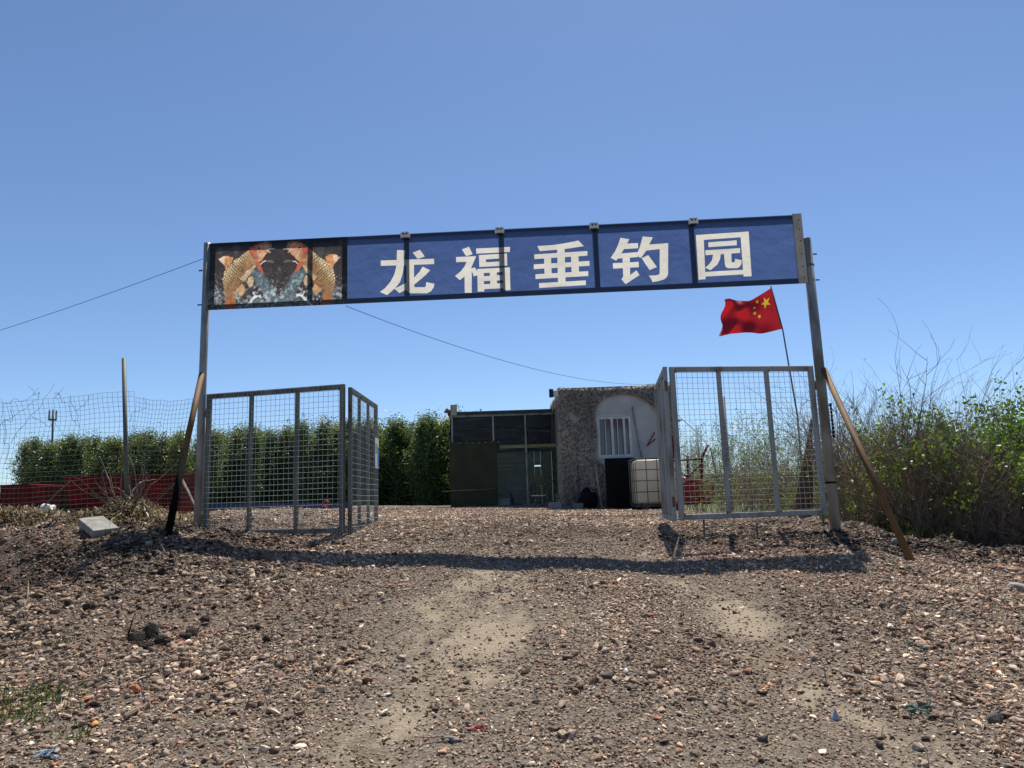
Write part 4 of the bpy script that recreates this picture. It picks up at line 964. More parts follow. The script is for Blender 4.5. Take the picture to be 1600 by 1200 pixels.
# ------------------------------------------------------------------ left side: fence, red bins, pile, slab
fence = thing('wire_fence', 'sagging square wire fence on a steel post beside the koi end of the gate', 'fence', (-5.2, 9.4, 0)); FE = Vector((-5.2, 9.4, 0))
fp0, fp1 = P(199, 850, 9.4), P(193.5, 560, 9.4)
m_ = MB(); m_.tube([Vector((fp0.x, 9.4, gz(fp0.x, 9.4) - .2)) - FE, fp1 - FE], .027, 10); m_.build('post', M['steel_dark'], fence, True)
def net_panel(p0, p1, z_top0, z_top1, zb, pitch, seed, wob):
    p0, p1 = Vector(p0), Vector(p1); L = (p1 - p0).length; m_ = MB()
    def pos(u, v):
        b_ = p0.lerp(p1, u); zt = z_top0 + (z_top1 - z_top0) * u - wob * .9 * math.sin(math.pi * u) + .02 * mnoise.noise(Vector((u * 6, 0, seed)))
        z = zb + (zt - zb) * v
        o_ = wob * mnoise.noise(Vector((u * L * .9, v * 2.2, seed))) + .35 * wob * mnoise.noise(Vector((u * L * 3, v * 5, seed + 5)))
        o2 = wob * .8 * mnoise.noise(Vector((u * L * .7 + 9, v * 1.6, seed))) + .25 * wob * mnoise.noise(Vector((u * L * 4, v * 6, seed + 8)))
        return b_ + Vector((o_, .8 * o2, z + .6 * o2)) - FE
    nh, nv2 = int(L / pitch), int((z_top0 - zb) / pitch)
    for i in range(nh + 1): m_.tube([pos(i / nh, j / 20) for j in range(21)], .0017, 4, False)
    for j in range(nv2 + 1): m_.tube([pos(i / 40, j / nv2) for i in range(41)], .0017, 4, False)
    return m_.build('wire_mesh', M['steel_dark'], fence)
tl, tr_ = P(0, 628, 9.2), P(190, 612, 9.4)
net_panel((tl.x - 2.2, 9.0, 0), (fp0.x - .01, 9.4, 0), tl.z + .05, tr_.z, .12, .060, 1.0, .10)
tr2, te = P(202, 620, 9.4), P(310, 624, 9.0)
net_panel((fp0.x + .02, 9.4, 0), (-3.83, 8.9, 0), tr2.z, te.z, .10, .060, 7.0, .06)
# dry climbing stems on the fence
rr = random.Random(5)
def vine(label, base, n_, h, spread, r0, mat, seed):
    rr = random.Random(seed); m_ = MB()
    for i in range(n_):
        p = Vector(base) + Vector((rr.uniform(-.14, .14), rr.uniform(-.08, .08), 0)); p.z = gz(p.x, p.y) - .03
        d = Vector((rr.gauss(0, spread), rr.gauss(0, .12), 1)).normalized(); pts = [p]; k = rr.randint(7, 13); st = h * rr.uniform(.5, 1.1) / k
        for j in range(k):
            d = (d + Vector((rr.gauss(0, .22), rr.gauss(0, .12), rr.gauss(-.02, .15)))).normalized(); p = p + d * st; pts.append(p)
        r = r0 * rr.uniform(.5, 1.2); m_.tube(pts, [r * (1 - .75 * j / k) for j in range(k + 1)], 5)
    return tag(m_.build('dry_vine', M[mat], None), label, 'vine')
vine('tangle of pale dry stems round the fence post', (fp0.x + .02, 9.32, 0), 34, .95, .32, .012, 'palebark', 2)
def hang_vine(label, pts_list, r):
    m_ = MB(); rr = random.Random(label)
    for (a_, b_) in pts_list:
        A, B = P(*a_, 9.15), P(*b_, 9.2); k = 14; sd1 = rr.uniform(0, 99); off_ = [Vector((.10 * mnoise.noise(Vector((i * .28, sd1, 0))), .04 * mnoise.noise(Vector((i * .3, sd1, 5))), .12 * mnoise.noise(Vector((i * .28, sd1, 9))))) for i in range(k + 1)]
        m_.tube([A.lerp(B, i / k) + off_[i] for i in range(k + 1)], [r * (1 - .5 * i / k) for i in range(k + 1)], 5)
    return tag(m_.build('dry_vine', M['bark'], None), label, 'vine')
hang_vine('thin dark dry vines draped over the top of the wire fence', [((0, 640), (60, 612)), ((20, 690), (85, 600)), ((10, 720), (0, 620)), ((50, 650), (110, 680)), ((90, 615), (125, 670)), ((60, 620), (45, 606)), ((85, 620), (97, 608)), ((120, 640), (145, 620)), ((15, 640), (5, 710)), ((0, 665), (60, 620)), ((110, 618), (130, 690)), ((200, 660), (230, 622))], .0028)

def hopper(name, label, c, rz, w_, d_, h, th, slope, mat, seed):
    t = thing(name, label, 'bin', c, rz)
    def wallp(nm, a_, b_, c2, d2):   # quad with thickness
        a_, b_, c2, d2 = map(Vector, (a_, b_, c2, d2)); nrm = (b_ - a_).cross(d2 - a_).normalized() * th
        m_ = MB(); m_.add([a_, b_, c2, d2, a_ + nrm, b_ + nrm, c2 + nrm, d2 + nrm], [(3, 2, 1, 0), (4, 5, 6, 7), (0, 1, 5, 4), (1, 2, 6, 5), (2, 3, 7, 6), (3, 0, 4, 7)]); return m_.build(nm, M[mat], t)
    x, y, s = w_ / 2, d_ / 2, slope
    wallp('front_panel', (-x + s * .3, -y + s, 0), (x - s * .6, -y + s, 0), (x, -y, h), (-x, -y, h * 1.02)); wallp('back_panel', (x - s * .6, y - s, 0), (-x + s * .3, y - s, 0), (-x, y, h), (x, y, h))
    wallp('end_panel', (-x + s * .3, y - s, 0), (-x + s * .3, -y + s, 0), (-x, -y, h), (-x, y, h)); wallp('end_panel', (x - s * .6, -y + s, 0), (x - s * .6, y - s, 0), (x, y, h), (x, -y, h))
    m_ = MB(); m_.box((0, 0, .02), (w_ - 2 * s, d_ - 2 * s, .04)); m_.build('floor_panel', M[mat], t)
    m_ = MB(); m_.tube([(-x, -y - .01, h), (x, -y - .01, h), (x, y, h), (-x, y, h), (-x, -y - .01, h)], .018, 6); m_.build('rim', M[mat], t)
    return t
q0, q1 = P(103, 741, 12.6), P(283, 748, 12.6); zb_ = gz((q0.x + q1.x) / 2, 12.6)
hopper('red_skip', 'large dark red steel skip with flared sides behind the straw pile', ((q0.x + q1.x) / 2, 13.1, zb_ - .05), .02, q1.x - q0.x, 1.1, (q0.z + q1.z) / 2 - zb_ + .05, .02, .18, 'red', 1)
q0, q1 = P(6, 759, 13.5), P(52, 758, 13.5); zb_ = gz((q0.x + q1.x) / 2, 13.5)
hopper('red_skip', 'small red steel skip with a white sack beside it', ((q0.x + q1.x) / 2, 13.9, zb_ - .05), -.08, q1.x - q0.x, .9, q0.z - zb_ + .05, .02, .10, 'red', 2)
q = P(78, 772, 13.2); lump('white_sack', 'crumpled white plastic sack against the small red skip', 'sack', (q.x, 13.15, gz(q.x, 13.15) + .05), (.14, .12, .13), 'sack', 2)
q = P(38, 757, 13.8); lump('white_sack', 'greyish plastic bundle sticking out of the small red skip', 'sack', (q.x + .1, 13.9, q.z - .3), (.16, .15, .10), 'sack', 8)

# dry straw and weeds heaped along the fence
def straw(name, label, n_, fx, fy, fz, seed, lmin=.12, lmax=.5, wid=.006, tones=((.34, .26, .15), (.25, .18, .10), (.42, .34, .21), (.17, .12, .075)), up=.25):
    rg = np.random.default_rng(seed); x = fx(rg, n_); y = fy(rg, n_); z = fz(x, y, rg)
    L = rg.uniform(lmin, lmax, n_); th = rg.uniform(0, 2 * np.pi, n_); el = rg.normal(0, up, n_)
    d = np.stack([np.cos(th) * np.cos(el), np.sin(th) * np.cos(el), np.sin(el)], 1); side = np.stack([-np.sin(th), np.cos(th), rg.normal(0, .4, n_)], 1)
    side /= np.linalg.norm(side, axis=1)[:, None]; V = np.zeros((n_, 8, 3)); c0 = np.stack([x, y, z], 1); cur = rg.normal(0, .22, (n_, 1)); cur2 = rg.normal(0, .18, (n_, 1))
    for k in range(4):
        t = k / 3 - .5; p = c0 + d * (L[:, None] * t) + side * cur * L[:, None] * (t * t * 4 - .5) + np.array([0, 0, 1]) * cur2 * L[:, None] * (t * t * 4 - .3)
        w_ = wid * rg.uniform(.5, 1.6, (n_, 1)) * (1 - .5 * k / 3); V[:, 2 * k] = p - side * w_; V[:, 2 * k + 1] = p + side * w_
    F_ = np.concatenate([np.arange(n_)[:, None] * 8 + np.array([[2 * k, 2 * k + 1, 2 * k + 3, 2 * k + 2]]) for k in range(3)])
    c = np.array(tones)[rg.integers(0, len(tones), n_)] * rg.uniform(.6, 1.25, (n_, 1))
    return tag(np_mesh(name, V.reshape(-1, 3), F_, M['straw'], None, np.repeat(c, 8, 0)), label, 'straw', kind='stuff')
def pile_h(x, y): return (.24 * np.exp(-((x + 4.85) / .42) ** 2) + .05 * np.exp(-((x + 6.2) / .8) ** 2) + .10) * np.exp(-((y - 9.35) / .42) ** 2)
straw('straw_pile', 'heap of dry straw and dead weeds along the wire fence', 9000, lambda r, n: -5.6 + r.normal(0, 1.1, n).clip(-2.6, 1.6), lambda r, n: 9.3 + r.normal(0, .35, n),
      lambda x, y, r: ground_z(x, y) + pile_h(x, y) * r.uniform(.15, 1.0, len(x)), 4, .03, .17, .0075, tones=((.26, .20, .12), (.17, .12, .07), (.36, .29, .18), (.10, .07, .045), (.07, .05, .03), (.14, .12, .05)), up=.5)
straw('straw_litter', 'scattered dry straw stalks on the left shoulder and gravel', 700, lambda r, n: r.uniform(-6.5, 4.5, n), lambda r, n: 3.2 + 5.8 * r.uniform(0, 1, n),
      lambda x, y, r: ground_z(x, y) + .022, 9, .03, .12, .0022, up=.10)
for (a_, b_, r, lb) in (((-20, 826, 8.75), (122, 802, 9.05), .016, 'long dry stick lying slanted on the straw pile'), ((-20, 831, 8.6), (108, 825, 8.7), .013, 'long dry stick lying flat below the straw pile'), ((70, 790, 9.0), (110, 752, 9.15), .010, 'pale stalk standing slanted before the large red skip'), ((283, 748, 9.6), (305, 792, 9.2), .02, 'pale split branch leaning by the koi end post')):
    m_ = MB(); A, B = P(*a_), P(*b_); m_.tube([A, A.lerp(B, .5) + Vector((0, 0, .015)), B], [r, r * .8, r * .6], 6); tag(m_.build('dry_stick', M['palebark'], None), lb, 'stick')
q = on_ground(143, 838); m_ = MB(); m_.box((0, 0, 0), (.46, .26, .085)); o_ = m_.build('concrete_slab', M['concrete'], None, bevel=.008); o_.location = q + Vector((0, .12, .10)); o_.rotation_euler = (R_(5), R_(17), R_(-40)); tag(o_, 'pale concrete slab lying tilted below the straw pile', 'slab')

# ------------------------------------------------------------------ far: blue liner strip, ring, mast
a_, b_ = P(300, 816, 17.5), P(548, 804, 19.5); m_ = MB(); m_.bar((a_.x, a_.y, gz(a_.x, a_.y) + .06), (b_.x, b_.y, gz(b_.x, b_.y) + .06), .06, .22, up=Vector((0, 0, 1)))
tag(m_.build('pond_liner_edge', M['blue'], None), 'low dark blue liner edge running behind the koi side gate leaf', 'liner')
q = P(508, 800, 17.8); m_ = MB(); m_.tube([(.07 * math.cos(k * math.pi / 8), 0, .07 * math.sin(k * math.pi / 8)) for k in range(17)], .02, 8, False); o_ = m_.build('ring_handle', M['redlight'], None, True); o_.location = (q.x, 17.9, gz(q.x, 17.9) + .15); tag(o_, 'small red ring standing at the blue liner edge', 'ring')
mast = thing('phone_mast', 'slim distant phone mast rising behind the wire fence', 'mast', tuple(P(80, 800, 230)))
MQ = Vector(mast.location); tp_ = P(83, 640, 230) - MQ
m_ = MB(); m_.tube([(0, 0, -6), tp_], [.5, .25], 8); m_.build('mast_pole', M['steel_dark'], mast)
for k in range(6):
    m_ = MB(); an = k * math.pi / 3; m_.box(tp_ + Vector((math.cos(an) * 1.1, math.sin(an) * 1.1, -1.6)), (.34, .3, 2.6)); m_.build('antenna', M['steel'], mast)
m_ = MB(); m_.tube([tp_ + Vector((0, 0, -3.4)), tp_ + Vector((0, 0, -3.0))], 1.25, 12); m_.build('platform', M['steel_dark'], mast)

# ------------------------------------------------------------------ vegetation
def leaves(rg, pos, nrm_jit, size, tones, tvar=.25, aspect=.62, droop=0.0):
    n_ = len(pos); a = rg.normal(size=(n_, 3)); a /= np.linalg.norm(a, axis=1)[:, None]; a[:, 2] -= droop; a /= np.linalg.norm(a, axis=1)[:, None]
    b_ = rg.normal(size=(n_, 3)); b_ -= (b_ * a).sum(1)[:, None] * a; b_ /= np.linalg.norm(b_, axis=1)[:, None]
    s = (size * rg.uniform(.6, 1.35, n_))[:, None]
    V = np.stack([pos - a * s * .5, pos + b_ * s * aspect * .5 - a * s * .05, pos + a * s * .5, pos - b_ * s * aspect * .5 - a * s * .05], 1)
    c = np.array(tones)[rg.integers(0, len(tones), n_)] * rg.uniform(1 - tvar, 1 + tvar, (n_, 1))
    return V.reshape(-1, 3), np.arange(n_ * 4).reshape(-1, 4), np.repeat(c, 4, 0)

def poplar_mesh(seed, H, wdt, nleaf):
    rg = np.random.default_rng(seed); rr = random.Random(seed); mb = MB()
    lean = Vector((rr.gauss(0, .02), rr.gauss(0, .02), 1))
    trunk = [lean * (H * .93 * i / 8) + Vector((rr.gauss(0, .03), rr.gauss(0, .03), 0)) * (i > 0) for i in range(9)]
    mb.tube(trunk, [.075 * (1 - .88 * i / 8) for i in range(9)], 7)
    tips = []
    nb_ = 54
    for i in range(nb_):
        t = .03 + .93 * (i + rr.random()) / nb_; p = lean * (H * .93 * t); an = rr.uniform(0, 6.28); prof = wdt * (min(1, .6 + t * 1.4) if t < .3 else (1 - ((t - .3) / .74) ** 1.35) + .08)
        L = prof * rr.uniform(.75, 1.25); sw = rr.uniform(.4, .95); L *= rr.choice((.7, .9, 1.0, 1.1, 1.45)); d = Vector((math.cos(an) * sw, math.sin(an) * sw, .95)).normalized(); pts = [p]
        for k in range(4): p = p + d * (L * 1.35 / 4); d = (d + Vector((rr.gauss(0, .1), rr.gauss(0, .1), .14))).normalized(); pts.append(p)
        mb.tube(pts, [.022 * (1 - t * .5), .017, .012, .008, .004], 4)
        for k in range(1, 5): tips.append((np.array(pts[k]), .09 + .15 * rr.random()))
    tips.append((np.array(lean * H * .97), .12)); T = np.array([a for a, _ in tips]); Rr = np.array([b for _, b in tips])
    k = rg.integers(0, len(T), nleaf); pos = T[k] + rg.normal(size=(nleaf, 3)) * Rr[k][:, None] * np.array([1, 1, 1.6])
    pos[:, 2] = np.maximum(pos[:, 2], .15)
    tn = np.array([(.12, .155, .042), (.095, .13, .036), (.145, .175, .055), (.066, .098, .028)]) * ((1, 1, 1), (1.18, 1.1, 1.05), (.84, .9, .95))[seed % 3]
    return mb, leaves(rg, pos, 1, .105, tn)
protos = []
for k in range(6):
    mb, lv = poplar_mesh(40 + k, 6.1 + .16 * (k % 3), .92 + .1 * (k % 2), 7600); protos.append((mb, lv))
pme = []
for mb, lv in protos:
    o1 = mb.build('trunk', M['bark'], None); o2 = np_mesh('crown', *lv[:2], M['leaf'], None, lv[2]); pme.append((o1.data, o2.data)); bpy.data.objects.remove(o1); bpy.data.objects.remove(o2)
def plant(name, label, cat, datas, c, rz, s, group, names=('trunk', 'crown')):
    t = thing(name, label, cat, c, rz, group); t.scale = s if isinstance(s, tuple) else (s, s, s)
    for nm, d in zip(names, datas): link(bpy.data.objects.new(nm, d), t)
    return t
rr = random.Random(11)
def row(px0, px1, Y0, Y1, step, hs, group, labf, off=0):
    a_, b_ = P(px0, 790, Y0), P(px1, 790, Y1); L = (b_ - a_).length; n_ = int(L / step)
    for i in range(n_ + 1):
        t = (i + off) / n_; p = a_.lerp(b_, t) + Vector((rr.gauss(0, .25), rr.gauss(0, .9), 0)); s = hs(t) * rr.uniform(.96, 1.04); px = px0 + (px1 - px0) * t
        plant('poplar_tree', labf(px), 'tree', pme[rr.randint(0, 5)], (p.x, p.y, gz(p.x, p.y) - .1), rr.uniform(0, 6.28), (s * rr.uniform(1.0, 1.5), s * rr.uniform(1.0, 1.4), s), group)
def where_left(px):
    for lim, tx in ((45, 'at the outer end of the row'), (85, 'in line with the phone mast'), (125, 'above the gap between the two red skips'), (160, 'above the near end of the large red skip'), (193, 'just outside the fence post'),
                    (225, 'just inside the fence post'), (265, 'above the far end of the large red skip'), (305, 'behind the brown pipe brace'), (340, 'beside the koi end post'), (388, 'in the first bay of the koi side gate leaf'), (425, 'in the near middle bay of the koi side leaf'),
                    (460, 'in the far middle bay of the koi side leaf'), (500, 'in the third bay of the koi side gate leaf'), (540, 'against the meeting stile of the koi side leaf'), (590, 'behind the folded leaf with the notice'), (625, 'just clear of the folded leaf with the notice'), (660, 'midway between folded leaf and shed'), (690, 'just outside the film fronted shed')):
        if px < lim: return tx
    return 'rising behind the film fronted shed'
def lab(rank):
    seen = {}
    def f_(px):
        w_ = where_left(px); k = seen.get(w_, 0); seen[w_] = k + 1
        return ('poplar of the ' + rank + ' rank ' + w_) if k == 0 else ('slighter poplar of the ' + rank + ' rank ' + w_ if k == 1 else 'narrow poplar of the ' + rank + ' rank ' + w_ if k == 2 else 'last poplar of the ' + rank + ' rank, ' + w_)
    return f_
row(46, 745, 52, 47, .86, lambda t: .96 + .03 * t, 'row of young poplars', lab('front'))
row(52, 748, 53.6, 48.4, 1.3, lambda t: .90 + .03 * t, 'row of young poplars', lab('middle'), .7)
row(60, 760, 55.5, 50, .95, lambda t: 1.0 + .02 * t, 'row of young poplars', lab('rear'), .4)
# low far wood on the horizon at the left edge
rgx = np.random.default_rng(77)
def far_wood(name, label, xa, xb, Y, h, n_, seed, ls=1.3, dy=4):
    rg = np.random.default_rng(seed); x = rg.uniform(xa, xb, n_); top = h * (.55 + .75 * fbm(x / 14, x * 0, 4, seed)); z = -1 + (top + 1) * rg.uniform(0, 1, n_) ** .7
    V, F_, C = leaves(rg, np.stack([x, Y + rg.uniform(-dy, dy, n_), z], 1), 1, ls, [(.05, .085, .03), (.04, .07, .028), (.065, .10, .04)])
    return tag(np_mesh(name, V, F_, M['leaf'], None, C), label, 'wood', kind='stuff')
far_wood('undergrowth', 'dark undergrowth filling the gaps behind the poplar trunks', -36, -2, 60, 2.2, 14000, 9, .45, 1.2)
far_wood('far_trees', 'low distant wood on the horizon past the fence', -190, -95, 190, 6.5, 16000, 3)
far_wood('far_trees', 'low distant wood on the horizon beyond the bushes', 40, 230, 200, 5.0, 22000, 5)

def shrub_mesh(seed, H, n_stem, spread, twigs, leaf_n, leaf_s, tones, r0=.014, leaf_low=.15, levels=2, curve=.16, clump=None):
    rg = np.random.default_rng(seed); rr = random.Random(seed); mb = MB(); sites = []
    def grow(p, d, L, r, k, lvl):
        pts = [p]; st = L / k
        for i in range(k):
            d = (d + Vector((rr.gauss(0, curve), rr.gauss(0, curve), rr.gauss(.03, curve * .5)))).normalized(); p = p + d * st; pts.append(p)
        mb.tube(pts, [max(.0014, r * (1 - .8 * i / k)) for i in range(k + 1)], 4 if lvl == 0 else 3, False)
        for i in range(1, k + 1): sites.append((pts[i], lvl))
        if lvl < levels:
            for j in range(twigs if lvl == 0 else max(3, twigs // 2)):
                t = rr.uniform(.2, 1.0); i = min(k - 1, int(t * k)); q = pts[i].lerp(pts[i + 1], t * k - i)
                dd = (d * .75 + Vector((rr.gauss(0, .6), rr.gauss(0, .6), rr.gauss(.3, .35)))).normalized()
                grow(q, dd, L * rr.uniform(.28, .5), r * .45, 4, lvl + 1)
    for s in range(n_stem):
        an = rr.uniform(0, 6.28); d = Vector((math.cos(an) * spread, math.sin(an) * spread, 1)).normalized()
        grow(Vector((math.cos(an) * .12, math.sin(an) * .12, -.05)), d, H * rr.uniform(.62, 1.02), r0 * rr.uniform(.7, 1.2), 7, 0)
    P_ = np.array([tuple(a) for a, l in sites if l > 0 and a.z > H * leaf_low]); k = rg.integers(0, len(P_), leaf_n)
    pos = P_[k] + rg.normal(size=(leaf_n, 3)) * (clump or leaf_s * 1.1)
    return mb, leaves(rg, pos, 1, leaf_s, tones)
def make_proto(args):
    mb, lv = shrub_mesh(*args[0], **args[1]); o1 = mb.build('stems', args[2], None); o2 = np_mesh('foliage', *lv[:2], M['leaf'], None, lv[2]); d = (o1.data, o2.data)
    bpy.data.objects.remove(o1); bpy.data.objects.remove(o2); return d
GD = [(.12, .19, .03), (.10, .165, .028), (.15, .22, .045), (.075, .12, .022)]; G1 = [(.085, .14, .028), (.065, .11, .022), (.11, .165, .04), (.05, .085, .02)]; G2 = [(.13, .19, .075), (.10, .155, .06), (.16, .22, .10)]; G3 = [(.15, .20, .03), (.12, .165, .028), (.18, .22, .045)]; GB = [(.09, .10, .035), (.12, .09, .05), (.10, .07, .045)]
bare = [make_proto(((200 + k, 2.6, 17, .42, 11, 130, .035, GB), dict(r0=.015, leaf_low=.05), M['twig'])) for k in range(3)]
dense = [make_proto(((300 + k, 2.7, 12, .45, 9, 11000, .058, GD), dict(r0=.017, leaf_low=.6, clump=.075), M['twig'])) for k in range(2)]
pale = [make_proto(((400 + k, 2.9, 9, .28, 9, 1700, .055, G2), dict(r0=.013, leaf_low=.2), M['twig'])) for k in range(3)]
low = [make_proto(((500 + k, 1.5, 14, .6, 7, (1500, 700, 1000)[k], .048, (G3, GB, G3)[k]), dict(r0=.010, leaf_low=.15), M['twig'])) for k in range(3)]
NM = ('stems', 'foliage'); rr = random.Random(21)
SEEN = {}
def where_right(px, Y):
    for lim, tx in ((1100, 'beside the red machine'), (1125, 'in the first bay of the flag side gate leaf'), (1150, 'at the first mullion of the flag side leaf'), (1172, 'in the middle bay of the flag side leaf'), (1198, 'at the second mullion of the flag side leaf'), (1222, 'in the bay crossed by the flag pole'), (1250, 'beside the folded brown canvas'), (1278, 'behind the folded brown canvas'), (1305, 'behind the flag side post'),
                    (1330, 'just past the flag side post'), (1355, 'behind the upper rusty brace'), (1380, 'behind the middle of the rusty brace'), (1410, 'behind the lower rusty brace'), (1436, 'above the foot of the rusty brace'), (1460, 'just past the foot of the rusty brace'), (1485, 'left of the leafy green bushes'), (1515, 'at the start of the leafy green bushes'), (1560, 'among the leafy green bushes'), (1605, 'at the edge of the picture')):
        if px < lim: return tx
    return 'at the far end of the thicket'
def unique(kind, px, Y):
    w_ = where_right(px, Y); d = 'near' if Y < 10.3 else 'middle' if Y < 13.3 else 'back' if Y < 18 else 'rearmost'
    t = kind.replace('*', d) + ' ' + w_; k = SEEN.get(t, 0); SEEN[t] = k + 1
    return t if k == 0 else ('taller ' if k == 1 else 'bushier ') + t
def shrub(kind, datas, px, Y, s, label, group, py=None):
    label = unique({'leafy_bush': '*-row leafy green bush', 'bare_shrub': '*-row bare brown shrub', 'pale_sapling': '*-row pale green sapling', 'low_bush': '*-row low yellow green bush'}[kind], px, Y)
    p = P(px, 780, Y); c = (p.x, Y, gz(p.x, Y) - .05)
    s *= {'leafy_bush': .95, 'bare_shrub': .94, 'pale_sapling': .74, 'low_bush': .85}[kind]
    return plant(kind, label, 'shrub', datas[rr.randint(0, len(datas) - 1)], c, rr.uniform(0, 6.28), (s, s, s * rr.uniform(.94, 1.06)), group, NM)
for px, Y, s in ((1590, 9.7, 1.0), (1655, 9.4, 1.0), (1562, 10.6, .95), (1625, 11.2, 1.05), (1700, 10.2, 1.05), (1780, 9.8, 1.0)):
    shrub('leafy_bush', dense, px, Y, s, 'dense green leafy bush at the right edge of the thicket', 'leafy bushes of the thicket')
for i, (px, Y, s) in enumerate(((1335, 10.4, .78), (1372, 10.9, .9), (1405, 10.1, .85), (1432, 11.3, 1.0), (1452, 9.9, .85), (1478, 10.6, .98), (1502, 9.7, .8), (1540, 9.4, .72), (1590, 9.1, .6), (1630, 9.0, .6), (1520, 9.9, .9), (1565, 9.6, .7), (1350, 12.4, .95), (1440, 13.2, 1.05), (1550, 12.5, 1.1), (1320, 13.5, 1.0), (1415, 15, 1.2), (1530, 15, 1.2), (1600, 14.5, 1.2), (1680, 12.0, 1.1), (1580, 9.9, 1.28), (1660, 9.3, .8))):
    shrub('bare_shrub', bare, px, Y, s, 'brown bare branched shrub in the thicket beyond the flag side post' if px < 1440 else 'brown bare branched shrub in the thicket towards the leafy green bush', 'bare shrubs of the thicket')
for i, (px, Y, s) in enumerate(((1085, 20, .9), (1110, 21.5, .95), (1140, 18, .9), (1165, 17, 1.02), (1190, 16, .92), (1215, 17.5, 1.0), (1240, 15.5, .9), (1262, 17, 1.0), (1290, 15, .95), (1310, 16.5, .98), (1180, 20, 1.15), (1225, 21, 1.2), (1275, 20, 1.1), (1330, 18, 1.1), (1130, 24, 1.15), (1095, 26, 1.2), (1070, 28, 1.2), (1375, 19, 1.2))):
    shrub('pale_sapling', pale, px, Y, s, 'pale green feathery sapling behind the flag side gate leaf' if px < 1300 else 'pale green feathery sapling behind the rusty brace', 'saplings behind the gate')
for i, (px, Y, s) in enumerate(((1150, 14.5, .75), (1175, 13.8, .8), (1205, 13.6, .85), (1235, 13.4, .8), (1262, 13.2, .85), (1290, 12.6, .8), (1320, 12.0, .7), (1390, 10.4, 1.25), (1128, 15.5, .7), (1470, 11.0, .55), (1345, 10.2, .6))):
    shrub('low_bush', low, px, Y, s, 'low yellow green bush among the saplings behind the gate leaf' if px < 1300 else 'low yellow green bush under the bare shrubs', 'low bushes of the thicket')

# grass: verge beyond the right shoulder and tufts at the lower left
def grass(name, label, n_, fx, fy, hmin, hmax, seed, tones):
    rg = np.random.default_rng(seed); x, y = fx(rg, n_), fy(rg, n_); z = ground_z(x, y) - .01; h = rg.uniform(hmin, hmax, n_); an = rg.uniform(0, 6.28, n_); le = rg.uniform(.1, .7, n_) * h; w_ = h * .035 + .0015
    b0 = np.stack([x, y, z], 1); sd_ = np.stack([-np.sin(an), np.cos(an), 0 * an], 1) * w_[:, None]; tip = b0 + np.stack([np.cos(an) * le, np.sin(an) * le, h], 1); mid = b0 + np.stack([np.cos(an) * le * .35, np.sin(an) * le * .35, h * .6], 1)
    V = np.stack([b0 - sd_, b0 + sd_, mid + sd_ * .8, tip, mid - sd_ * .8], 1); c = np.array(tones)[rg.integers(0, len(tones), n_)] * rg.uniform(.7, 1.25, (n_, 1))
    return tag(np_mesh(name, V.reshape(-1, 3), np.arange(n_ * 5).reshape(-1, 5), M['leaf'], None, np.repeat(c, 5, 0)), label, 'grass', kind='stuff')
GT = [(.075, .11, .025), (.10, .135, .035), (.16, .14, .07), (.06, .085, .022)]
def verge(r, n):
    y = r.uniform(9.0, 20, n); x = 4.75 + np.clip(y - 9, 0, 30) * .14 + r.uniform(0, 1, n) ** 1.3 * 9; return x, y
rgv = np.random.default_rng(12); vx, vy = verge(rgv, 30000)
grass('verge_grass', 'green grass and weeds under the thicket', 30000, lambda r, n: vx, lambda r, n: vy, .06, .30, 4, GT)
for (px, py, n_, sx_, lb) in ((62, 1092, 340, .12, 'green weed tuft on the gravel near the bottom left'), (22, 1122, 170, .09, 'small green weed tuft at the lower left edge'), (125, 1150, 50, .05, 'tiny green weed below the larger weed tuft'), (98, 1008, 40, .05, 'tiny green weed on the left gravel')):
    q = on_ground(px, py); grass('weed_tuft', lb, n_, lambda r, n, q=q: q.x + r.normal(0, sx_, n), lambda r, n, q=q: q.y + r.normal(0, sx_ * .7, n), .015, .06, int(px), [(.06, .10, .02), (.085, .125, .03)])

# ------------------------------------------------------------------ odd pieces lying on the gravel
def piece(name, label, cat, px, py, size, mat, seed, flat=.5, rz=0, group=None):
    q = on_ground(px, py); me = stone_mesh(seed, flat, 18); me.materials.append(mat); o_ = link(bpy.data.objects.new(name, me))
    o_.location = q + Vector((0, 0, size * flat * .45)); o_.scale = (size,) * 3; o_.rotation_euler = (.2 * math.sin(seed), .2 * math.cos(seed), rz or seed * 1.3); return tag(o_, label, cat, group)
MG = pm('grey_stone', (.26, .235, .215), .85, 0, .3, 3, .3, 12); MBk = pm('broken_brick', (.36, .12, .05), .9, 0, .3, 3, .3, 12); MDk = pm('dark_stone', (.09, .075, .065), .85, 0, .3, 3, .3, 12); MW = pm('white_chip', (.62, .6, .55), .7, 0, .15, 3); MO_ = pm('orange_chip', (.62, .26, .05), .7, 0, .2, 3); MT = pm('tan_stone', (.40, .32, .23), .85, 0, .3, 3, .3, 12)
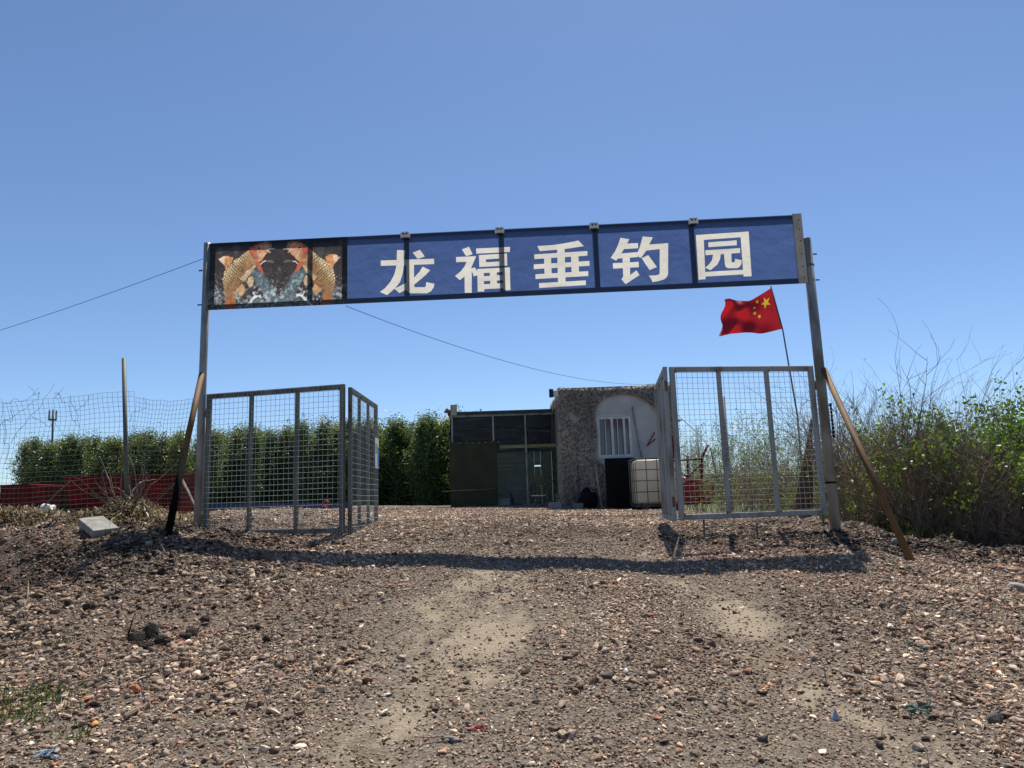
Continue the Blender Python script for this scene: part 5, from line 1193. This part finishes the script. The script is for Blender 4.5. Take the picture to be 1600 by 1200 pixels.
for i, (lb, px, py, s, mt, fl_) in enumerate((
    ('orange stone chip near the lower left corner', 147, 1133, .030, MO_, .6), ('broken red brick lump among grey gravel at lower left', 213, 1080, .042, MBk, .7), ('smaller red brick piece beside the brick lump at lower left', 205, 1073, .030, MBk, .6),
    ('grey fist sized stone in the gravel left of the track', 262, 1055, .045, MG, .7), ('flat pale green stone chip left of the track', 228, 1023, .040, MW, .25), ('small white chip standing in the gravel left of the track', 338, 1027, .022, MW, .7), ('white chip low on the left gravel', 281, 1094, .028, MW, .35),
    ('flat white chip between the wheel tracks', 638, 1044, .035, MW, .3), ('white bone shaped chip in the left wheel track', 605, 1086, .038, MW, .3), ('round grey stone right of the right wheel track', 1273, 1032, .034, MG, .8), ('dark stone with pale side in the right wheel track', 1146, 1036, .040, MDk, .6),
    ('dark stone at the foot of the right track', 1193, 1158, .042, MDk, .6), ('brown round stone at the lower right', 1374, 1166, .038, MDk, .8), ('tan round stone at the lower right', 1436, 1172, .036, MT, .8), ('large brown stone in the gravel near the lower right', 1556, 1128, .060, MDk, .7),
    ('white flat chip on the right gravel', 1308, 1009, .034, MW, .3), ('brown stone slab fragment on the centre gravel', 950, 1058, .055, MDk, .45), ('white rounded stone next to the brown fragment', 978, 1051, .028, MW, .7), ('pale flat stone among gravel at the bottom centre', 708, 1158, .045, MG, .4), ('brownish stone at the bottom right of centre', 880, 1150, .036, MT, .6),
    ('grey stone at the far right edge below the bushes', 1592, 922, .10, MG, .45), ('pale boulder beside the foot of the rusty brace', 1400, 852, .085, MG, .7), ('dark earth lump behind the foot of the rusty brace', 1425, 838, .13, MDk, .8), ('small brick red chip on the far centre gravel', 845, 1035, .025, MBk, .4))):
    piece('stone', lb, 'stone', px, py, s, mt, 900 + i, fl_, 0, 'loose stones on the track')
for i, (px, py, s) in enumerate(((215, 1004, .075), (236, 996, .10), (252, 1008, .07), (228, 1014, .065), (322, 972, .05), (300, 995, .06), (107, 946, .05), (140, 952, .06), (255, 897, .06), (290, 998, .05), (400, 985, .05), (415, 1002, .045))):
    piece('soil_clod', ('near side clod of the dark cluster left of the track', 'largest clod of the dark cluster left of the track', 'clod of the dark cluster nearest the wheel track', 'lowest clod of the dark cluster left of the track', 'dark clod uphill of the dark cluster', 'dark clod just beside the cluster towards the track', 'small dark clod near the left edge below the bank', 'larger dark clod near the left edge below the bank', 'dark clod below the foot of the sleeved brace', 'dark clod touching the far side of the cluster', 'upper of two clods beside the left wheel track', 'lower of two clods beside the left wheel track')[i], 'clod', px, py, s, pm('wet_soil', (.035, .027, .02), .95, 0, .4, 4, .6, 9) if i == 0 else bpy.data.materials['wet_soil'], 960 + i, .75, 0, 'dark clods left of the track')
for lb, px, py, L, r, an in (('flat pale splinter of wood lying upright in the view at lower left', 207, 1118, .13, .012, 1.45), ('thin pale stick slanting on the left gravel', 133, 1070, .14, .005, .5), ('pale curved straw stalk left of the wheel track', 470, 972, .16, .005, -.6), ('thin stick near the lower left edge', 48, 1152, .16, .005, .7), ('short pale stick on the gravel behind the clods', 204, 914, .16, .006, 2.3)):
    q = on_ground(px, py); d = Vector((math.cos(an), math.sin(an), 0)) * L / 2; m_ = MB(); m_.tube([q - d + Vector((0, 0, .012)), q + Vector((.01, .01, .022)), q + d + Vector((0, 0, .014))], [r, r, r * .6], 6); tag(m_.build('dry_stick', M['palebark'], None), lb, 'stick')
def tangle(label, px, py, s, mat, seed):
    q = on_ground(px, py); rr = random.Random(seed); m_ = MB()
    for k in range(7):
        p = q + Vector((rr.gauss(0, s * .4), rr.gauss(0, s * .3), .012)); pts = []
        for j in range(7): pts.append(p); p = p + Vector((rr.gauss(0, s * .3), rr.gauss(0, s * .25), rr.gauss(0, .006)))
        m_.tube(pts, .004, 5)
    tag(m_.build('net_scrap', mat, None), label, 'scrap')
tangle('scrap of green netting on the right gravel', 1426, 1011, .07, M['twine'], 1); tangle('smaller green netting scrap lower on the right gravel', 1428, 1110, .05, M['twine'], 2)
tangle('faded red rag scrap between the wheel tracks', 749, 1140, .035, M['redlight'], 3); tangle('pale blue plastic scrap at the lower left corner', 72, 1184, .05, pm('blue_scrap', (.25, .38, .5), .6), 4)
q = on_ground(1306, 1126); m_ = MB(); m_.add([q + Vector((-.02, 0, 0)), q + Vector((.025, 0, 0)), q + Vector((.005, .01, .06)), q + Vector((-.02, .006, 0)), q + Vector((.025, .006, 0)), q + Vector((.005, .016, .06))], [(0, 1, 2), (5, 4, 3), (0, 3, 4, 1), (1, 4, 5, 2), (2, 5, 3, 0)])
tag(m_.build('plastic_shard', pm('blue_shard', (.30, .36, .50), .4), None), 'pale blue plastic shard sticking up in the right track', 'shard')
